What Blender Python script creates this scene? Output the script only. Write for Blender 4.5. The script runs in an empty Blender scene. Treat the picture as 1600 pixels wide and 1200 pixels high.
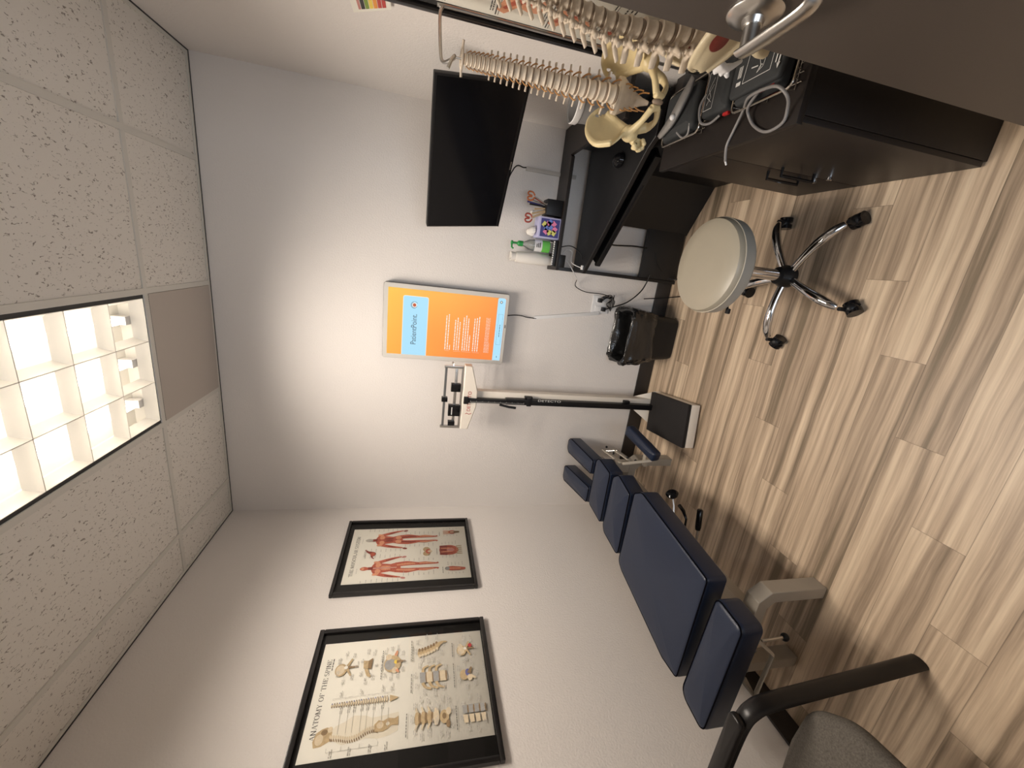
import bpy, bmesh, math, random
from mathutils import Vector, Matrix, noise as mnoise
PI = math.pi
random.seed(7)
scene = bpy.context.scene
COL = scene.collection
W, H = 2.53, 2.80          # room width, ceiling height (metres); back wall y=0, left wall x=0

# ------------------------------------------------------------------ materials
def new_mat(name):
    m = bpy.data.materials.new(name); m.use_nodes = True
    nt = m.node_tree; b = nt.nodes['Principled BSDF']
    return m, nt, b
def nd(nt, t, **kw):
    n = nt.nodes.new(t)
    for k, v in kw.items():
        if k in n.inputs: n.inputs[k].default_value = v
        else: setattr(n, k, v)
    return n
def mat(name, col, rough=.5, metal=0., var=.06, scale=30., bump=0., bscale=200., spec=.5, coat=0., trans=0., alpha=1., emit=0., stretch=None, sheen=0.):
    m, nt, b = new_mat(name); L = nt.links
    tc = nd(nt, 'ShaderNodeTexCoord')
    src = tc.outputs['Object']
    if stretch:
        mp = nd(nt, 'ShaderNodeMapping'); mp.inputs['Scale'].default_value = stretch
        L.new(src, mp.inputs[0]); src = mp.outputs[0]
    n = nd(nt, 'ShaderNodeTexNoise', Scale=scale, Detail=4.); L.new(src, n.inputs['Vector'])
    mx = nd(nt, 'ShaderNodeMix', data_type='RGBA')
    mx.inputs[6].default_value = (*[max(0, c*(1-var)) for c in col], 1)
    mx.inputs[7].default_value = (*[min(1, c*(1+var)) for c in col], 1)
    L.new(n.outputs['Fac'], mx.inputs[0]); L.new(mx.outputs[2], b.inputs['Base Color'])
    b.inputs['Roughness'].default_value = rough; b.inputs['Metallic'].default_value = metal
    b.inputs['Specular IOR Level'].default_value = spec
    b.inputs['Coat Weight'].default_value = coat
    b.inputs['Transmission Weight'].default_value = trans; b.inputs['Alpha'].default_value = alpha
    if sheen: b.inputs['Sheen Weight'].default_value = sheen
    if emit:
        L.new(mx.outputs[2], b.inputs['Emission Color']); b.inputs['Emission Strength'].default_value = emit
        for l in list(b.inputs['Base Color'].links): L.remove(l)
        b.inputs['Base Color'].default_value = (.01, .01, .01, 1)
    if bump:
        n2 = nd(nt, 'ShaderNodeTexNoise', Scale=bscale, Detail=2.); L.new(src, n2.inputs['Vector'])
        bp = nd(nt, 'ShaderNodeBump', Strength=bump, Distance=.002); L.new(n2.outputs['Fac'], bp.inputs['Height'])
        L.new(bp.outputs[0], b.inputs['Normal'])
    return m
M = {}
M['wall'] = mat('wall_paint', (.74, .705, .675), .75, var=.012, scale=3, bump=.8, bscale=120)
M['black_base'] = mat('baseboard_black', (.022, .018, .016), .45)
M['tbar'] = mat('grid_white', (.66, .64, .59), .5, var=.02)
M['louver'] = mat('louver_white', (.88, .865, .82), .5, var=.01)
M['lamp'] = mat('lamp_glow', (1., .86, .70), .5, var=0., emit=8.0)
M['dark_gap'] = mat('dark_gap', (.03, .03, .03), .6)
M['navy'] = mat('navy_vinyl', (.010, .018, .042), .38, var=.10, scale=8, bump=.25, bscale=350, spec=.45)
M['navy_seam'] = mat('navy_seam', (.002, .002, .004), .9, spec=.05)
M['beige_metal'] = mat('beige_enamel', (.40, .36, .30), .42, var=.04)
M['cream'] = mat('cream_enamel', (.80, .74, .65), .4, var=.03)
M['black_pl'] = mat('black_plastic', (.008, .008, .009), .4, var=.2, spec=.3)
M['black_gl'] = mat('black_gloss', (.005, .005, .006), .12, var=.1, spec=.3)
M['black_rub'] = mat('black_rubber', (.016, .014, .014), .7, var=.2, bump=.3, bscale=900, spec=.3)
M['black_wood'] = mat('black_ash_laminate', (.007, .007, .008), .42, var=.35, scale=40, stretch=(1, 1, 8), bump=.15, bscale=200)
M['espresso'] = mat('espresso_laminate', (.014, .0105, .009), .42, var=.18, spec=.35, scale=30, stretch=(1, 1, 6))
M['door'] = mat('door_brown', (.056, .044, .036), .5, var=.05, scale=150, bump=.12, bscale=700)
M['chrome'] = mat('chrome', (.62, .62, .63), .09, 1., var=.02)
M['satin'] = mat('satin_chrome', (.55, .53, .50), .28, 1., var=.03)
M['steel'] = mat('steel_rod', (.48, .47, .45), .3, 1., var=.05)
M['wire'] = mat('chrome_wire', (.62, .57, .50), .25, 1., var=.05)
M['stool'] = mat('taupe_vinyl', (.36, .325, .255), .36, var=.04, scale=10, bump=.12, bscale=500)
M['stool_side'] = mat('shaded_vinyl_side', (.30, .29, .26), .38, var=.04, scale=10, bump=.12, bscale=500)  # seat vinyl again, with the side's cool shading put into the colour
M['stitch'] = mat('stitching', (.48, .44, .36), .6)
M['bag'] = mat('black_bag', (.012, .012, .012), .2, var=.3, bump=.9, bscale=70, spec=.6)
M['paper'] = mat('print_paper', (.80, .78, .70), .5, var=.015)
M['matb'] = mat('mat_board_black', (.014, .013, .012), .7, spec=.25)
M['frame'] = mat('frame_black', (.012, .011, .011), .25, var=.15)
M['ink'] = mat('ink_dark', (.045, .040, .038), .6)
M['ink_grey'] = mat('ink_grey', (.47, .455, .42), .6)
M['bone_ink'] = mat('print_bone', (.50, .38, .22), .6, var=.35, scale=90)
M['bone_lt'] = mat('print_bone_light', (.66, .56, .40), .6, var=.2, scale=80)
M['bone_dk'] = mat('print_bone_dark', (.25, .17, .09), .6, var=.3, scale=90)
M['skin_pale'] = mat('print_skin', (.74, .69, .57), .6, var=.03)
M['muscle'] = mat('print_muscle', (.50, .13, .08), .6, var=.45, scale=120)
M['muscle_dk'] = mat('print_muscle_dark', (.26, .05, .035), .6, var=.3, scale=120)
M['muscle_lt'] = mat('print_muscle_light', (.70, .34, .20), .6, var=.3, scale=120)
M['print_blue'] = mat('print_blue', (.12, .13, .32), .6)
M['print_grey'] = mat('print_greyblue', (.34, .34, .33), .6, var=.2, scale=80)
M['print_red'] = mat('print_red', (.45, .05, .05), .6)
M['white_pl'] = mat('white_plastic', (.72, .72, .72), .4, var=.02)
M['mon_bez'] = mat('monitor_bezel', (.58, .56, .52), .4, var=.02)
M['mon_side'] = mat('monitor_side', (.10, .10, .10), .45)
M['beige_pl'] = mat('beige_raceway', (.50, .47, .43), .5, var=.02)
M['bone'] = mat('bone_plastic', (.62, .53, .42), .45, var=.16, scale=60, bump=.2, bscale=250)
M['disc'] = mat('disc_plastic', (.27, .20, .14), .5, var=.1)
M['nerve'] = mat('nerve_orange', (.42, .21, .07), .45, var=.15)
M['red_pl'] = mat('red_plastic', (.42, .02, .02), .4)
M['cuff'] = mat('cuff_nylon', (.024, .027, .029), .65, var=.15, bump=.5, bscale=1200)
M['tubing'] = mat('tubing_grey', (.20, .19, .185), .45)
M['grey_mesh'] = mat('grey_panel', (.22, .21, .20), .55, var=.1)
M['print_white'] = mat('print_white', (.62, .62, .60), .6)
M['green_pl'] = mat('green_plastic', (.02, .28, .06), .35)
M['label_green'] = mat('label_green', (.13, .50, .08), .45, var=.15)
M['clear'] = mat('clear_bottle', (.80, .84, .82), .08, trans=.9, var=.01)
M['foggy'] = mat('foggy_plastic', (.42, .42, .42), .35, trans=.35, alpha=.85, var=.02)
M['tissue'] = mat('tissue_white', (.82, .79, .74), .8, var=.02, bump=.4, bscale=60)
M['lilac'] = mat('box_lilac', (.45, .45, .68), .5)
M['box_navy'] = mat('box_navy', (.05, .05, .22), .5)
M['box_pink'] = mat('box_pink', (.75, .22, .42), .5)
M['box_yel'] = mat('box_yellow', (.68, .66, .18), .5)
M['box_blue'] = mat('box_blue', (.14, .22, .62), .5)
M['orange_pl'] = mat('orange_wrap', (.55, .16, .05), .4)
M['redbrown'] = mat('red_wrap', (.33, .05, .035), .4)
M['wood_stick'] = mat('wood_stick', (.45, .33, .19), .6)
M['chairfab'] = mat('grey_chair_fabric', (.105, .094, .080), .95, var=.75, scale=230, bump=.9, bscale=260)
M['chair_black'] = mat('chair_black', (.009, .008, .008), .33, var=.15, spec=.35)
M['green'] = mat('chart_green', (.20, .30, .05), .6)
M['yellow'] = mat('chart_yellow', (.80, .60, .10), .6)
M['orange'] = mat('chart_orange', (.75, .30, .06), .6)
M['red'] = mat('chart_red', (.48, .06, .05), .6)
M['pinkc'] = mat('chart_pink', (.55, .25, .22), .6)
M['cyan'] = mat('screen_blue', (.42, .76, .96), .4, var=0, emit=1.0)
M['scr_white'] = mat('screen_white', (1, .95, .85), .4, var=0, emit=.9)
M['scr_ink'] = mat('screen_ink', (.05, .08, .12), .4, var=0, emit=1.)
M['scr_dot'] = mat('screen_orange_dot', (.75, .12, .03), .4, var=0, emit=.7)
M['doc_grey'] = mat('doc_grey', (.48, .45, .40), .6)
M['hall'] = mat('hall_paint', (.55, .52, .48), .8)

def pelvis_mat():
    m = mat('pelvis_plastic', (.66, .54, .30), .40, var=.10, scale=25, bump=.15, bscale=200)
    return m
M['pelvis'] = pelvis_mat()
def muscle_marked():
    m = mat('pelvis_marked_plastic', (.64, .55, .37), .42, var=.12, scale=25, bump=.2, bscale=200)
    nt = m.node_tree; L = nt.links; b = nt.nodes['Principled BSDF']
    tc = [n for n in nt.nodes if n.type == 'TEX_COORD'][0]
    base = b.inputs['Base Color'].links[0].from_socket
    cur = base
    for (c, r) in (((-.115, -.02, .045), .026), ((-.105, .035, .02), .018), ((-.08, -.06, .0), .018), ((-.06, -.03, -.115), .016), ((.115, -.02, .045), .026), ((-.125, .02, .075), .014), ((-.095, .06, -.005), .012)):
        vm = nd(nt, 'ShaderNodeVectorMath', operation='DISTANCE'); vm.inputs[1].default_value = c
        L.new(tc.outputs['Object'], vm.inputs[0])
        mr = nd(nt, 'ShaderNodeMapRange'); mr.inputs[1].default_value = r; mr.inputs[2].default_value = r*.93
        mr.inputs[3].default_value = 0; mr.inputs[4].default_value = 1
        L.new(vm.outputs['Value'], mr.inputs[0])
        mx = nd(nt, 'ShaderNodeMix', data_type='RGBA'); mx.inputs[7].default_value = (.20, .025, .02, 1)
        L.new(mr.outputs[0], mx.inputs[0]); L.new(cur, mx.inputs[6]); cur = mx.outputs[2]
    L.new(cur, b.inputs['Base Color'])
    return m
M['pelvis_marked'] = muscle_marked()

def floor_mat():
    m, nt, b = new_mat('vinyl_plank_floor'); L = nt.links
    tc = nd(nt, 'ShaderNodeTexCoord'); sx = nd(nt, 'ShaderNodeSeparateXYZ'); L.new(tc.outputs['Object'], sx.inputs[0])
    def mth(op, a, bb=None, c=None):
        n = nd(nt, 'ShaderNodeMath', operation=op)
        for i, v in enumerate((a, bb, c)):
            if v is None: continue
            if isinstance(v, (int, float)): n.inputs[i].default_value = v
            else: L.new(v, n.inputs[i])
        return n.outputs[0]
    X, Y = sx.outputs[0], sx.outputs[1]
    PWD = .1455
    rr = mth('DIVIDE', mth('ADD', Y, 1.99), PWD); row = mth('FLOOR', rr); fr = mth('FRACT', rr)
    xo = mth('SUBTRACT', mth('SUBTRACT', X, .793), mth('MULTIPLY', row, .265))
    xx = mth('DIVIDE', xo, 1.22); ci = mth('FLOOR', xx); fx = mth('FRACT', xx)
    wn = nd(nt, 'ShaderNodeTexWhiteNoise', noise_dimensions='2D'); cb = nd(nt, 'ShaderNodeCombineXYZ')
    L.new(row, cb.inputs[0]); L.new(ci, cb.inputs[1]); L.new(cb.outputs[0], wn.inputs['Vector'])
    # grain coords
    gv = nd(nt, 'ShaderNodeCombineXYZ')
    L.new(mth('MULTIPLY', X, .62), gv.inputs[0])
    wob = nd(nt, 'ShaderNodeTexNoise', Scale=2.2, Detail=2.); L.new(tc.outputs['Object'], wob.inputs['Vector'])
    L.new(mth('ADD', mth('MULTIPLY', Y, 22.), mth('MULTIPLY', wob.outputs['Fac'], .55)), gv.inputs[1])
    L.new(mth('ADD', mth('MULTIPLY', wn.outputs['Value'], 37.), mth('MULTIPLY', row, 3.1)), gv.inputs[2])
    g1 = nd(nt, 'ShaderNodeTexNoise', Scale=1.15, Detail=6., Roughness=.62); L.new(gv.outputs[0], g1.inputs['Vector'])
    gv2 = nd(nt, 'ShaderNodeCombineXYZ'); L.new(mth('MULTIPLY', X, 5.), gv2.inputs[0]); L.new(mth('MULTIPLY', Y, 130.), gv2.inputs[1]); L.new(row, gv2.inputs[2])
    g2 = nd(nt, 'ShaderNodeTexNoise', Scale=1.2, Detail=3.); L.new(gv2.outputs[0], g2.inputs['Vector'])
    cr = nd(nt, 'ShaderNodeValToRGB'); e = cr.color_ramp.elements
    e[0].position = .34; e[0].color = (.215, .165, .110, 1); e[1].position = .66; e[1].color = (.71, .57, .41, 1)
    x = cr.color_ramp.elements.new(.43); x.color = (.36, .27, .19, 1)
    x = cr.color_ramp.elements.new(.55); x.color = (.56, .43, .305, 1)
    L.new(mth('ADD', g1.outputs['Fac'], mth('MULTIPLY', mth('SUBTRACT', wn.outputs['Value'], .5), .10)), cr.inputs[0])
    mx = nd(nt, 'ShaderNodeMix', data_type='RGBA', blend_type='MULTIPLY'); mx.inputs[0].default_value = 1.
    L.new(cr.outputs[0], mx.inputs[6])
    gg = mth('MULTIPLY_ADD', g2.outputs['Fac'], .26, .86)
    seam = mth('MULTIPLY', mth('GREATER_THAN', mth('MINIMUM', fr, mth('SUBTRACT', 1., fr)), .008), mth('GREATER_THAN', mth('MINIMUM', fx, mth('SUBTRACT', 1., fx)), .0010))
    k = mth('MULTIPLY', gg, mth('MULTIPLY_ADD', seam, .35, .65))
    cc = nd(nt, 'ShaderNodeCombineXYZ'); [L.new(k, cc.inputs[i]) for i in range(3)]
    L.new(cc.outputs[0], mx.inputs[7]); L.new(mx.outputs[2], b.inputs['Base Color'])
    b.inputs['Roughness'].default_value = .42; b.inputs['Specular IOR Level'].default_value = .4
    bp = nd(nt, 'ShaderNodeBump', Strength=.25, Distance=.001); L.new(mth('ADD', seam, mth('MULTIPLY', g2.outputs['Fac'], .3)), bp.inputs['Height']); L.new(bp.outputs[0], b.inputs['Normal'])
    return m
M['floor'] = floor_mat()

def tile_mat():
    m, nt, b = new_mat('fissured_ceiling_tile'); L = nt.links
    tc = nd(nt, 'ShaderNodeTexCoord'); mp = nd(nt, 'ShaderNodeMapping'); mp.inputs['Scale'].default_value = (1., .55, 1.)
    mp.inputs['Rotation'].default_value = (0, 0, .5)
    L.new(tc.outputs['Object'], mp.inputs[0])
    n = nd(nt, 'ShaderNodeTexNoise', Scale=125., Detail=2.5, Roughness=.55, Distortion=.8); L.new(mp.outputs[0], n.inputs['Vector'])
    cr = nd(nt, 'ShaderNodeValToRGB'); e = cr.color_ramp.elements
    e[0].position = .335; e[0].color = (.30, .27, .24, 1); e[1].position = .385; e[1].color = (.76, .73, .68, 1)
    L.new(n.outputs['Fac'], cr.inputs[0]); L.new(cr.outputs[0], b.inputs['Base Color'])
    b.inputs['Roughness'].default_value = .9
    bp = nd(nt, 'ShaderNodeBump', Strength=.5, Distance=.002); L.new(cr.outputs[0], bp.inputs['Height']); L.new(bp.outputs[0], b.inputs['Normal'])
    return m
M['tile'] = tile_mat()
def perf_mat():
    m, nt, b = new_mat('perforated_metal'); L = nt.links
    tc = nd(nt, 'ShaderNodeTexCoord'); mp = nd(nt, 'ShaderNodeMapping'); mp.inputs['Rotation'].default_value = (0, 0, PI/4)
    L.new(tc.outputs['Object'], mp.inputs[0]); v = nd(nt, 'ShaderNodeTexVoronoi', Scale=150., Randomness=0.); L.new(mp.outputs[0], v.inputs['Vector'])
    cr = nd(nt, 'ShaderNodeValToRGB'); e = cr.color_ramp.elements
    e[0].position = .30; e[0].color = (.03, .026, .022, 1); e[1].position = .38; e[1].color = (.48, .43, .385, 1)
    L.new(v.outputs['Distance'], cr.inputs[0]); L.new(cr.outputs[0], b.inputs['Base Color']); b.inputs['Roughness'].default_value = .5
    return m
M['perf'] = perf_mat()
def screen_mat():
    m, nt, b = new_mat('screen_orange_gradient'); L = nt.links
    tc = nd(nt, 'ShaderNodeTexCoord'); n = nd(nt, 'ShaderNodeTexNoise', Scale=3., Detail=1.); L.new(tc.outputs['Object'], n.inputs['Vector'])
    sx = nd(nt, 'ShaderNodeSeparateXYZ'); L.new(tc.outputs['Object'], sx.inputs[0])
    a = nd(nt, 'ShaderNodeMath', operation='MULTIPLY_ADD'); L.new(sx.outputs[2], a.inputs[0]); a.inputs[1].default_value = 1.0; a.inputs[2].default_value = -.15
    a2 = nd(nt, 'ShaderNodeMath', operation='MULTIPLY_ADD'); L.new(sx.outputs[0], a2.inputs[0]); a2.inputs[1].default_value = .9; L.new(a.outputs[0], a2.inputs[2])
    a3 = nd(nt, 'ShaderNodeMath', operation='MULTIPLY_ADD'); L.new(n.outputs['Fac'], a3.inputs[0]); a3.inputs[1].default_value = .3; L.new(a2.outputs[0], a3.inputs[2])
    cr = nd(nt, 'ShaderNodeValToRGB'); e = cr.color_ramp.elements
    e[0].position = .05; e[0].color = (.95, .24, .035, 1); e[1].position = .95; e[1].color = (.98, .56, .06, 1)
    L.new(a3.outputs[0], cr.inputs[0]); L.new(cr.outputs[0], b.inputs['Emission Color']); b.inputs['Emission Strength'].default_value = 1.0
    b.inputs['Base Color'].default_value = (.02, .02, .02, 1); b.inputs['Roughness'].default_value = .4
    return m
M['screen'] = screen_mat()
def glass_mat():
    m, nt, b = new_mat('frame_glazing'); L = nt.links
    n = nd(nt, 'ShaderNodeTexNoise', Scale=5.); r = nd(nt, 'ShaderNodeMapRange'); r.inputs[3].default_value = .01; r.inputs[4].default_value = .03
    L.new(n.outputs['Fac'], r.inputs[0]); nt.nodes.remove(b)
    g = nt.nodes.new('ShaderNodeBsdfGlossy'); L.new(r.outputs[0], g.inputs['Roughness']); t = nt.nodes.new('ShaderNodeBsdfTransparent')
    fr = nt.nodes.new('ShaderNodeFresnel'); fr.inputs[0].default_value = 1.25; mx = nt.nodes.new('ShaderNodeMixShader')
    L.new(fr.outputs[0], mx.inputs[0]); L.new(t.outputs[0], mx.inputs[1]); L.new(g.outputs[0], mx.inputs[2])
    L.new(mx.outputs[0], nt.nodes['Material Output'].inputs[0])
    return m
M['glass'] = glass_mat()

# ------------------------------------------------------------------ mesh builder
def lerp(a, b, t): return a+(b-a)*t
def catmull(P, n=6):
    P = [Vector(p) for p in P]; out = []
    for i in range(len(P)-1):
        p0 = P[max(i-1, 0)]; p1 = P[i]; p2 = P[i+1]; p3 = P[min(i+2, len(P)-1)]
        for k in range(n):
            t = k/n
            out.append(.5*((2*p1)+(p2-p0)*t+(2*p0-5*p1+4*p2-p3)*t*t+(3*p1-p0-3*p2+p3)*t**3))
    out.append(P[-1]); return out
def round_poly(poly, rc, n=5):
    poly = [Vector((p[0], p[1])) for p in poly]
    A = sum(poly[i].x*poly[(i+1) % len(poly)].y-poly[(i+1) % len(poly)].x*poly[i].y for i in range(len(poly)))
    if A < 0: poly.reverse()
    out = []; N = len(poly)
    for i in range(N):
        p = poly[i]; a = (poly[i-1]-p); b = (poly[(i+1) % N]-p)
        r = rc[i] if isinstance(rc, (list, tuple)) else rc
        la, lb = a.length, b.length; a.normalize(); b.normalize()
        ang = a.angle(b); d = min(r/math.tan(ang/2), la*.48, lb*.48); r2 = d*math.tan(ang/2)
        c = p+(a+b).normalized()*(r2/math.sin(ang/2))
        s = (p+a*d)-c; e = (p+b*d)-c
        a0 = math.atan2(s.y, s.x); a1 = math.atan2(e.y, e.x)
        while a1 < a0: a1 += 2*PI
        for k in range(n+1):
            t = a0+(a1-a0)*k/n; nn = Vector((math.cos(t), math.sin(t)))
            out.append((c+nn*r2, nn, r2))
    return out
class MB:
    def __init__(s): s.v = []; s.f = []; s.m = []; s.mats = []; s.X = Matrix.Identity(4)
    def mi(s, m):
        m = M[m] if isinstance(m, str) else m
        if m not in s.mats: s.mats.append(m)
        return s.mats.index(m)
    def add(s, vs, fs, m, X=None):
        o = len(s.v); T = s.X @ X if X is not None else s.X
        s.v += [T @ Vector(p) for p in vs]; k = s.mi(m)
        for f in fs: s.f.append([i+o for i in f]); s.m.append(k)
        return s
    def box(s, x0, x1, y0, y1, z0, z1, m, X=None, bev=0):
        bm = bmesh.new(); bmesh.ops.create_cube(bm, size=1)
        for v in bm.verts: v.co = Vector((lerp(x0, x1, v.co.x+.5), lerp(y0, y1, v.co.y+.5), lerp(z0, z1, v.co.z+.5)))
        if bev: bmesh.ops.bevel(bm, geom=bm.edges[:], offset=bev, segments=2, affect='EDGES', profile=.6)
        return s.bm(bm, m, X)
    def bm(s, bm, m, X=None):
        bm.verts.index_update(); s.add([v.co.copy() for v in bm.verts], [[v.index for v in f.verts] for f in bm.faces], m, X); bm.free(); return s
    def prism(s, poly, z0, z1, m, X=None):
        n = len(poly); A = sum(poly[i][0]*poly[(i+1) % n][1]-poly[(i+1) % n][0]*poly[i][1] for i in range(n))
        if A < 0: poly = poly[::-1]
        vs = [(p[0], p[1], z0) for p in poly]+[(p[0], p[1], z1) for p in poly]
        fs = [list(range(n))[::-1], [i+n for i in range(n)]]+[[i, (i+1) % n, (i+1) % n+n, i+n] for i in range(n)]
        return s.add(vs, fs, m, X)
    def tube(s, P, r, m, seg=10, X=None, flat=None, smooth=0, cap=True):
        P = [Vector(p) for p in P]
        rs = list(r) if isinstance(r, (list, tuple)) else [r]*len(P)
        if smooth:
            P2 = catmull(P, smooth); R2 = []
            for i in range(len(P)-1): R2 += [lerp(rs[i], rs[i+1], k/smooth) for k in range(smooth)]
            R2.append(rs[-1]); P, rs = P2, R2
        vs = []; fs = []; T = (P[1]-P[0]).normalized()
        up = Vector((0, 0, 1)) if abs(T.z) < .9 else Vector((1, 0, 0))
        U = T.cross(up).normalized(); Vv = U.cross(T).normalized()
        for i, p in enumerate(P):
            t = (P[min(i+1, len(P)-1)]-P[max(i-1, 0)])
            t = t.normalized() if t.length > 1e-9 else T
            U = (U-t*U.dot(t)).normalized(); Vv = t.cross(U).normalized()*-1 if False else U.cross(t).normalized()
            fx, fy = flat if flat else (1, 1)
            for k in range(seg):
                a = 2*PI*k/seg; vs.append(p+U*math.cos(a)*rs[i]*fx+Vv*math.sin(a)*rs[i]*fy)
        n = len(P)
        for i in range(n-1):
            for k in range(seg):
                a, b = i*seg+k, i*seg+(k+1) % seg; fs.append([a, a+seg, b+seg, b])
        if cap: fs.append(list(range(seg))); fs.append([(n-1)*seg+k for k in range(seg)][::-1])
        return s.add(vs, fs, m, X)
    def cyl(s, a, b, r, m, r2=None, seg=20, X=None): return s.tube([a, b], [r, r2 if r2 is not None else r], m, seg, X)
    def lathe(s, prof, m, seg=32, c=(0, 0), sx=1, sy=1, X=None, cap0=True, cap1=True):
        vs = []; fs = []
        for (r, z) in prof:
            for k in range(seg): a = 2*PI*k/seg; vs.append((c[0]+r*sx*math.cos(a), c[1]+r*sy*math.sin(a), z))
        for i in range(len(prof)-1):
            for k in range(seg): a, b = i*seg+k, i*seg+(k+1) % seg; fs.append([a, b, b+seg, a+seg])
        if cap0: fs.append(list(range(seg))[::-1])
        if cap1: fs.append([(len(prof)-1)*seg+k for k in range(seg)])
        return s.add(vs, fs, m, X)
    def ell(s, c, r, m, X=None, seg=16, rot=None):
        bm = bmesh.new(); bmesh.ops.create_uvsphere(bm, u_segments=seg, v_segments=max(6, seg//2), radius=1)
        R = rot if rot is not None else Matrix.Identity(4)
        if not isinstance(r, (tuple, list)): r = (r, r, r)
        for v in bm.verts: v.co = Vector(c)+(R @ Vector((v.co.x*r[0], v.co.y*r[1], v.co.z*r[2])))
        return s.bm(bm, m, X)
    def pad(s, poly, z0, z1, rc, re, m, X=None, crown=.006, reb=None, n=5):
        """upholstered slab: rounded outline, rounded edges, slightly crowned top"""
        rp = round_poly(poly, rc, n); reb = re if reb is None else reb; N = len(rp); rings = []
        for k in range(5): a = PI/2*k/4; rings.append((reb*(1-math.sin(a)), z0+reb*(1-math.cos(a)) if False else z0+reb*(1-math.cos(PI/2*k/4))))
        rings = [(reb*(1-math.sin(PI/2*k/4)), z0+reb*(1-math.cos(PI/2*k/4))) for k in range(5)]
        rings += [(re*(1-math.cos(PI/2*k/4)), z1-re+re*math.sin(PI/2*k/4)) for k in range(5)]
        rings.append((-1, z1+crown*.75))
        vs = []; fs = []; CEN = Vector((sum(p[0].x for p in rp)/N, sum(p[0].y for p in rp)/N))
        for (ins, z) in rings:
            for (p, nn, r2) in rp:
                q = p-nn*(min(ins, r2*.97) if ins >= 0 else min(re, r2*.97)); q = q if ins >= 0 else q.lerp(CEN, .12); vs.append((q.x, q.y, z))
        for i in range(len(rings)-1):
            for k in range(N): a, b = i*N+k, i*N+(k+1) % N; fs.append([a, b, b+N, a+N])
        cx = sum(p[0].x for p in rp)/N; cy = sum(p[0].y for p in rp)/N
        o = len(vs); vs += [(cx, cy, z0), (cx, cy, z1+crown)]
        for k in range(N):
            fs.append([o, (k+1) % N, k]); fs.append([o+1, (len(rings)-1)*N+k, (len(rings)-1)*N+(k+1) % N])
        return s.add(vs, fs, m, X)
    def text(s, txt, O, xd, yd, size, m, align='LEFT', depth=0., sx=1.):
        cu = bpy.data.curves.new('t', 'FONT'); cu.body = txt; cu.size = size; cu.align_x = align; cu.extrude = depth
        ob = bpy.data.objects.new('t', cu); COL.objects.link(ob)
        dg = bpy.context.evaluated_depsgraph_get(); dg.update(); me = bpy.data.meshes.new_from_object(ob.evaluated_get(dg))
        O, xd, yd = Vector(O), Vector(xd).normalized(), Vector(yd).normalized(); nn = xd.cross(yd)
        s.add([O+xd*v.co.x*sx+yd*v.co.y+nn*v.co.z for v in me.vertices], [list(p.vertices) for p in me.polygons], m)
        bpy.data.objects.remove(ob); bpy.data.curves.remove(cu); bpy.data.meshes.remove(me); return s
    def quad(s, p, m): return s.add(p, [[0, 1, 2, 3][:len(p)]] if len(p) <= 4 else [list(range(len(p)))], m)
    def build(s, name, parent=None, local=False, smooth=True, ang=35, sub=0, bev=0, solid=0, origin=None):
        me = bpy.data.meshes.new(name)
        if parent is not None: off = Vector((0, 0, 0)) if local else wloc(parent)
        elif origin is not None: off = Vector(origin)
        else:
            xs = [v.x for v in s.v]; ys = [v.y for v in s.v]; zs = [v.z for v in s.v]
            off = Vector(((min(xs)+max(xs))/2, (min(ys)+max(ys))/2, min(zs)))
        me.from_pydata([v-off for v in s.v], [], s.f)
        for m in s.mats: me.materials.append(m)
        me.polygons.foreach_set('material_index', s.m)
        me.validate(); me.update()
        if smooth:
            me.shade_smooth()
            try: me.set_sharp_from_angle(angle=math.radians(ang))
            except Exception: pass
        o = bpy.data.objects.new(name, me); COL.objects.link(o)
        if parent is not None: o.parent = parent
        else: o.location = off
        if solid: md = o.modifiers.new('s', 'SOLIDIFY'); md.thickness = solid; md.offset = 0
        if bev: md = o.modifiers.new('b', 'BEVEL'); md.width = bev; md.segments = 2; md.limit_method = 'ANGLE'; md.angle_limit = .6
        if sub: md = o.modifiers.new('u', 'SUBSURF'); md.levels = sub; md.render_levels = sub
        return o
def wloc(o):
    v = Vector(o.location)
    while o.parent: o = o.parent; v += Vector(o.location)
    return v
def tag(o, label, cat, group=None):
    o['label'] = label; o['category'] = cat
    if group: o['group'] = group
    return o
def thing(name, label, cat, loc, rz=0, group=None):
    o = bpy.data.objects.new(name, None); COL.objects.link(o); o.location = loc; o.rotation_euler = (0, 0, rz)
    o.empty_display_size = .05
    return tag(o, label, cat, group)
def struct(name, mb, **kw):
    o = mb.build(name, **kw); o['kind'] = 'structure'; return o

# ------------------------------------------------------------------ room shell
YF = -2.68   # front wall (doorway the picture was taken from)
struct('floor', MB().box(-.12, W+.12, -4.2, .12, -.1, 0, 'floor'), smooth=False, origin=(0, 0, 0))
struct('wall_back', MB().box(-.12, W+.12, 0, .12, 0, H+.25, 'wall'), smooth=False, origin=(0, 0, 0))
struct('wall_left', MB().box(-.12, 0, YF, 0, 0, H+.25, 'wall'), smooth=False, origin=(0, 0, 0))
struct('wall_right', MB().box(W, W+.12, YF, 0, 0, H+.25, 'wall'), smooth=False, origin=(0, 0, 0))
DX0, DX1 = 1.28, 2.22
f = MB(); f.box(-.12, DX0, YF-.12, YF, 0, H+.25, 'wall'); f.box(DX1, W+.12, YF-.12, YF, 0, H+.25, 'wall'); f.box(DX0, DX1, YF-.12, YF, 2.12, H+.25, 'wall')
struct('wall_front', f, smooth=False, origin=(0, 0, 0))
f = MB()
for (a, b) in ((DX0-.05, DX0), (DX1, DX1+.05)): f.box(a, b, YF-.13, YF+.012, 0, 2.12, 'espresso')
f.box(DX0-.05, DX1+.05, YF-.13, YF+.012, 2.12, 2.17, 'espresso')
struct('trim_1', f, smooth=False)
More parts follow.
